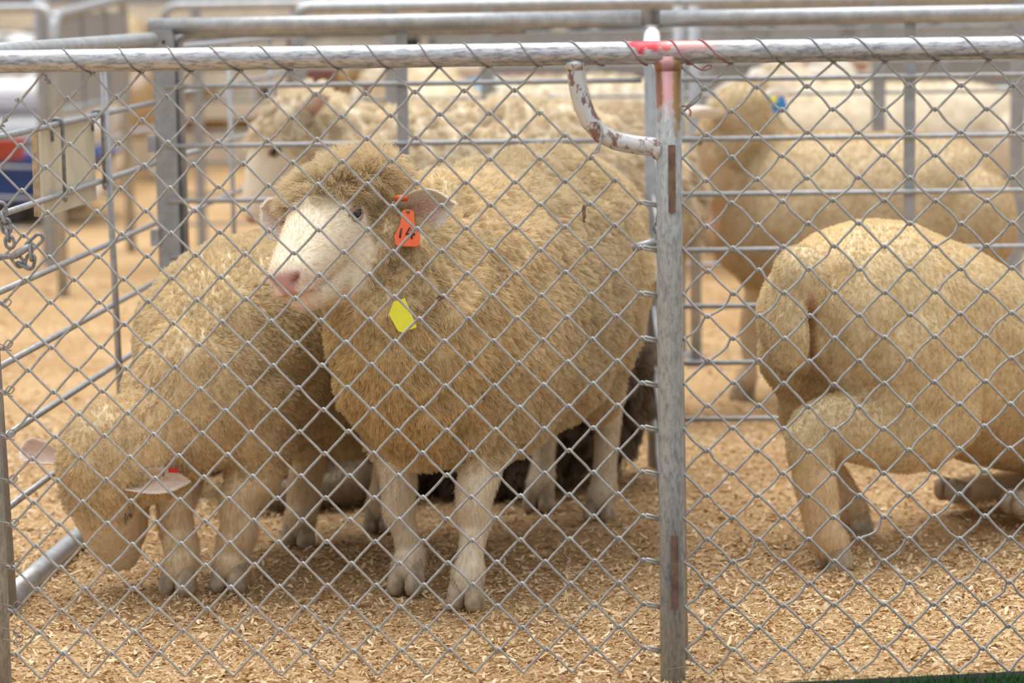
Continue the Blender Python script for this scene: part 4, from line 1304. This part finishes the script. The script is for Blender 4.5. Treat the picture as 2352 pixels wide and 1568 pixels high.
# ---------------------------------------------------------------- B: the grazing sheep on the left
Bf = (at_z(415, 1356)+at_z(532, 1348))/2; Bh = V(-.555, 4.80, 0)
fwd = nrm(Bf-Bh); cB = Bf-fwd*.27
B = Sheep('tan sheep grazing with its head lowered to the shavings', (cB[0], cB[1]), math.atan2(fwd[1], fwd[0]))
B.body([(-.40, .41, .09, .10), (-.35, .41, .14, .15), (-.22, .405, .165, .175), (-.02, .395, .175, .19), (.12, .39, .168, .185), (.22, .365, .14, .165), (.28, .345, .10, .13)])
f1 = B.loc(at_z(415, 1354)); f2 = B.loc(at_z(532, 1346)); h1 = B.loc(at_z(690, 1248))
B.front_leg(V(f1[0], f1[1], 0), (.24, -.07, .33), 1.12, ck=1.35); B.front_leg(V(f2[0], f2[1], 0), (.22, .07, .33), 1.15, ck=1.35)
B.hind_leg(V(h1[0], h1[1], 0), (-.24, h1[1]*.6-.02, .36), 1.12, ck=1.3); B.hind_leg(V(-.30, .10, 0), (-.26, .08, .38), 1.1)
poll = B.loc(V(-.8415, 4.305, .244))
RB = np.array([[-.1057, .2673, -.9578], [.8665, -.4478, -.2206], [-.4879, -.8532, -.1843]]).T
B.head(poll, R=B.R.T@RB, top=[((.02, 0, .04), (.08, .078, .042)), ((.06, 0, .045), (.05, .055, .028)), ((-.03, 0, -.01), (.07, .08, .08))],
       neck=[((.14, .01, .39), .14, .16), ((.25, .02, .345), .105, .13), (poll*.5+V(.27, .03, .33)*.5+V(0, 0, -.02), .082, .10), (poll+V(0, 0, -.005), .075, .08)], hs=.884, wide=1.12)
def colB(s, co, W3, hl):
    st = np.clip(wob(co, 1.8, 24)*.5+.5, 0, 1)[:, None]
    c = W3*(1-.2*st)
    return stain(c, co, 6)
B.finish(voxel=.0055, wool=(.82, .68, .455), face=V(.80, .67, .48), legc=V(.80, .67, .48), fl=.012, nwool=170000, nface=26000, wr=.0005, clump=16000, cl_str=.55, curl=(.0014, 30), seed=5, colfn=colB, lump=.004, facelen=.008, leglen=.012, legz=.17, face_x=.076,
         earL=.118, earW=.029, ear_y=.072, ear_z=.034, ear_x=.022, ear_dir={1: ((-.22, 1.0, -.45), (-.65, .36, .78)), -1: ((.15, 1.0, -.1), (-.65, -.36, .78))}, ear_in=(.92, .72, .66), ear_out=(.93, .82, .74), wool_leg=.35)
mb = MB(); mb.box((0, 0, 0), (.016, .003, .007)); o = put(B, 'ear_tag', mb, M_tagred, at_y(398, 1080, 4.239), frame(V(1, 0, -.05), V(0, 0, 1))); o['label'] = 'small red ear tag'
mb = MB(); mb.tube([V(0, 0, .008), V(-.003, 0, -.002), V(-.005, 0, -.010)], .0016, 6); obj('tag_pin', mb, M_taggreen, o).location = (-.012, 0, 0)

# ---------------------------------------------------------------- H: the kneeling sheep on the right, rump to the fence
Hh = at_z(1905, 1300)
hd = radians(38)
Hs = Sheep('close shorn sheep kneeling on its front legs with its rump to the fence', (.60, 4.80), hd)
Hs.body([(-.30, .425, .09, .10), (-.255, .425, .135, .145), (-.15, .41, .165, .18), (.02, .35, .16, .18), (.18, .285, .16, .175), (.34, .24, .155, .165), (.44, .225, .12, .13)])
ft = Hs.loc(at_z(1905, 1300)); ft2 = Hs.loc(at_z(1955, 1222))
Hs.hind_leg(V(ft[0], ft[1], 0), (-.16, -.075, .38), 1.25, hock=V(ft[0]-.045, ft[1]+.005, .225), stifle=V(-.10, -.095, .25), ck=1.25)
Hs.hind_leg(V(ft2[0], ft2[1], 0), (-.19, .075, .38), 1.2, hock=V(ft2[0]-.11, ft2[1]+.03, .22), stifle=V(-.12, .09, .25), ck=1.2)
for sg in (-1, 1):
    Hs.mb.ellipsoid((-.24, sg*.065, .40), (.085, .085, .13), 18, 12)
    Hs.mb.ellipsoid((-.14, sg*.085, .33), (.15, .085, .18), 18, 12)
tl_ = Hs.loc(at_y(1812, 745, 4.475))
Hs.mb.ellipsoid(tl_, (.032, .044, .080), 16, 12)
Hs.mb.ellipsoid(tl_+V(.03, .0, .07), (.05, .05, .06), 16, 12)
HC = (at_y(1859, 675, 4.5), at_y(1874, 862, 4.5))
for sg, hy in ((-1, -.10), (1, .09)):
    kn = V(.40, hy, .035); hv = V(.17, hy*.9, .045)
    Hs.tube([((.33, hy*.9, .22), .07, .10), ((.37, hy, .12), .05, .06), (kn, .034, .034), (kn*.5+hv*.5, .025, .025), (hv+V(.03, 0, 0), .026, .026), (hv, .025, .025)])
    Hs.legs.append([kn, kn*.5+hv*.5, hv])
pH = V(.66, 0, .22); nH = V(.82, -.02, .06)
Hs.head(pH, nH, neck=[((.34, 0, .25), .12, .13), ((.50, 0, .24), .10, .11), ((.64, 0, .22), .075, .085)])
def grooveH(s, co, no):
    colH(s, co, np.zeros((len(co), 3)), None)
    return co-no*(s.groove*.014)[:, None]
def colH(s, co, W3, hl):
    st = np.clip(wob(co, 1.5, 27)*.5+.5, 0, 1)[:, None]
    c = W3*(1-.16*st)
    c = stain(c, co, 8, .3)
    # bare pink skin in the crease below the dock
    w = co@s.R.T+s.p
    t_ = np.clip((w[:, 2]-HC[1][2])/(HC[0][2]-HC[1][2]), 0, 1); xc = HC[1][0]+(HC[0][0]-HC[1][0])*t_
    on = ((w[:, 2] > HC[1][2]-.01) & (w[:, 2] < HC[0][2]+.01) & (w[:, 1] < 4.62))
    pk = np.exp(-((w[:, 0]-xc)/.006)**2)*on
    s.groove = np.exp(-((w[:, 0]-xc)/.009)**2)*on*sm(1-np.abs(t_*2-1), 0, .3)
    return c*(1-.6*pk[:, None])+V(.54, .27, .20)*.6*pk[:, None]
Hs.finish(voxel=.0055, wool=(.84, .70, .46), face=V(.78, .65, .47), legc=V(.74, .58, .38), fl=.0085, nwool=210000, nface=16000, wr=.00058, clump=26000, cl_str=.32, curl=(.0012, 40), seed=8, colfn=colH, lump=.003, leglen=.012, legz=.16, wool_leg=1.0, hooved=[V(ft[0], ft[1], 0), V(ft2[0], ft2[1], 0)], flow=(-.2, 0, -.5), groove=grooveH)
for hy in (-.09, .081):   # upturned front hooves, soles to the back
    mb = MB()
    for sg in (-1, 1):
        mb.loft([(V(.175, hy+sg*.012, .045), .012, .016), (V(.150, hy+sg*.014, .048), .0145, .022), (V(.128, hy+sg*.0145, .052), .014, .024)], (0, 1, 0), 3, 12, 2)
    obj('hoof', mb, M_horn, Hs.root)

# ---------------------------------------------------------------- C: lying behind
cC = at_y(900, 900, 5.35)
Cs = Sheep('brown grey woolly sheep lying down behind the curly sheep', (cC[0]+.07, 5.35), radians(5))
Cs.body([(-.38, .18, .10, .12), (-.33, .19, .15, .17), (-.2, .205, .165, .20), (0, .21, .165, .205), (.2, .205, .155, .20), (.32, .2, .13, .16)])
Cs.tube([((-.28, -.12, .09), .06, .08), ((-.14, -.20, .045), .038, .04), ((-.26, -.235, .032), .027, .027), ((-.36, -.24, .028), .022, .022)])
Cs.tube([((.12, -.08, .10), .06, .07), ((.22, -.12, .05), .034, .036), ((.08, -.15, .035), .025, .026)])
Cs.legs = [[V(-.14, -.20, .045), V(-.26, -.235, .032), V(-.36, -.24, .028)]]
Cs.head(V(.22, .04, .42), V(.36, -.02, .28), neck=[((.12, .0, .27), .13, .14), ((.17, .02, .35), .10, .11), ((.22, .04, .41), .08, .085)])
Cs.finish(voxel=.008, wool=(.22, .165, .12), legc=(.40, .32, .23), face=V(.50, .40, .29), fl=.05, nwool=40000, nface=5000, wr=.0011, clump=1500, cl_str=.7, seed=12, lump=.01, legz=.2, hoof=False)
mb = MB()
for sg in (-1, 1): mb.loft([(V(-.365, -.24+sg*.012, .03), .012, .015), (V(-.395, -.242+sg*.013, .026), .014, .02)], (0, 1, 0), 3, 10, 2)
obj('hoof', mb, M_horn, Cs.root)

# ---------------------------------------------------------------- standing sheep in the pens behind
def standing(label, pos, hd, sc=1.0, wool=(.66, .54, .36), fl=.03, nw=26000, wr=.0014, bsc=(1, 1), poll=None, nose=None, group=None, seed=20, colfn=None, face=WHITE, voxel=.010, clump=1500, eard=None, curl=(.004, 14), nface=4000, ear_in=(.5, .25, .18), ls=1.0, pw=None, nw_=None):
    s = Sheep(label, pos, hd, group)
    s.body([(x*sc*ls, z*sc, a*sc*bsc[0], b*sc*bsc[1]) for x, z, a, b in BODY])
    for sg in (1, -1):
        s.front_leg(V(.33*sc*ls+.02*sg, sg*.10*sc, 0), (.30*sc*ls, sg*.09*sc, .41*sc), 1.0)
        s.hind_leg(V(-.36*sc*ls-.03*sg, sg*.11*sc, 0), (-.33*sc*ls, sg*.10*sc, .44*sc), 1.0)
    if pw is not None: poll, nose = s.loc(pw), s.loc(nw_)
    poll = V(.52, 0, .70)*sc if poll is None else np.asarray(poll, float); nose = V(.74, 0, .56)*sc if nose is None else np.asarray(nose, float)
    s.head(poll, nose, neck=[(V(.24*ls, 0, .50)*sc, .15*sc, .17*sc), (V(.40*ls, 0, .56)*sc, .12*sc, .14*sc), (poll*.65+V(.44*ls, 0, .58)*sc*.35, .09*sc, .10*sc), (poll, .07*sc, .075*sc)], hs=sc)
    kw = {}
    if eard: kw['ear_dir'] = eard
    s.finish(voxel=voxel, wool=wool, fl=fl, nwool=nw, nface=nface, wr=wr, clump=clump, cl_str=.6, curl=curl, seed=seed, colfn=colfn, face=face, lump=.010 if fl > .02 else .003, ear_in=ear_in, **kw)
    return s
def dirty(seed):
    def fn(s, co, W3, hl): return stain(W3, co, seed, .35)
    return fn
dX = at_y(1130, 500, 6.25)[0]
D = standing('thick fleeced sheep standing broadside behind the back panel of rods', (dX, 6.25), radians(178), 1.06, (.80, .70, .54), .026, 60000, .001, (1, 1.05), seed=31, colfn=dirty(3), clump=2200, ls=.74,
             poll=(.45, .03, .72), nose=(.60, .08, .52), eard={1: ((-.5, .8, .1), (.4, .4, .8)), -1: ((-.3, 1, .0), (.6, 0, .6))})
Fv = V(cos(radians(133)), sin(radians(133)), 0)
fp = V(.378, 6.45, 0)-Fv*.26
Fs = standing('close shorn sheep with blue and yellow ear tags standing behind the back panel', (fp[0]+.05, fp[1]+.05), radians(133), .99, (.62, .49, .31), .008, 60000, .001, (.93, .92), seed=33, colfn=dirty(4), clump=0, curl=(.001, 20),
              pw=at_y(1698, 262, 6.38), nw_=at_y(1698, 262, 6.38)+.27*nrm(V(-.46, .50, -.72)), ls=.76, face=V(.74, .60, .42), eard={1: ((-.05, 1, .15), (-.45, .55, .4)), -1: ((-.55, 1, .35), (-.6, -.5, .3))})
eF = Fs.ears[-1]
def on_ear(u): return Fs.R@(eF[2]+eF[1][:, 0]*(.115*u*Fs.hs))+Fs.p
w = on_ear(.62)+V(.0, -.036, -.020)
mb = MB(); mb.box((0, 0, 0), (.040, .003, .036)); mb.box((-.012, 0, .022), (.016, .003, .014))
o = put(Fs, 'ear_tag', mb, M_tagblue, w, frame(V(1, .3, .35), V(-.3, 0, 1))); o['label'] = 'blue ear tag'
mb = MB(); mb.tube([V(.004, 0, .012), V(.010, .02, .014), V(.014, .045, .012)], .003, 8); obj('tag_pin', mb, M_tagblue, o)
mb = MB(); mb.ellipsoid((0, 0, 0), (.010, .004, .010), 14, 8)
o = put(Fs, 'ear_tag', mb, M_tagyellow, on_ear(.45)+V(0, -.030, .004), frame(V(1, .3, .2), V(0, 0, 1)), smooth=True); o['label'] = 'round yellow ear tag button'
mb = MB(); mb.tube([V(0, 0, 0), V(0, .018, 0), V(0, .036, 0)], .003, 8); obj('tag_pin', mb, M_tagyellow, o)
e1 = at_y(1005, 400, 8.7)
standing('buff sheep with its back to us in the far pen', (e1[0], 8.7), radians(95), 1.08, (.76, .65, .47), .012, 16000, .002, (.8, 1), seed=41, voxel=.014, clump=0, nface=1500)
e2 = at_y(1230, 400, 9.75)
def blue_mark(s, co, W3, hl):
    d = np.exp(-(((co[:, 0]-.20)/.06)**2+((co[:, 2]-.70)/.05)**2))[:, None]
    return W3*(1-d)+V(.25, .5, .68)*d
standing('pale sheep with a blue mark on its back in the far pen', (e2[0], 9.75), radians(175), 1.02, (.78, .69, .54), .018, 18000, .002, seed=43, voxel=.014, clump=900, colfn=blue_mark, nface=1500)
g1 = at_y(2015, 400, 8.6)
standing('cream sheep standing beyond the one with blue and yellow tags', (g1[0]+.04, 8.5), radians(128), 1.03, (.70, .60, .45), .01, 16000, .002, (.95, 1), seed=45, voxel=.014, clump=0, nface=1500)
g2 = at_y(1800, 400, 9.62)
standing('white faced sheep in the far pen looking this way', (g2[0], 9.62), radians(-70), 1.0, (.72, .66, .55), .01, 12000, .002, (.85, 1), poll=(.40, 0, .74), nose=(.60, 0, .60), seed=47, voxel=.014, clump=0, nface=1500)
w1 = at_y(165, 320, 13.85)
standing('white sheep standing near the white sacks', (w1[0], 13.85), radians(-98), .9, (.74, .71, .65), .01, 10000, .0025, (.8, .9), seed=49, voxel=.016, clump=0, nface=1200, face=V(.82, .78, .70))
i1 = at_y(312, 90, 15.25)
standing('buff sheep with raised head far behind the side panel', (i1[0], 15.25), radians(-85), 1.15, (.60, .46, .27), .012, 10000, .0025, (.8, 1), poll=(.40, 0, .86), nose=(.58, 0, .74), seed=51, voxel=.016, clump=0, nface=1200)
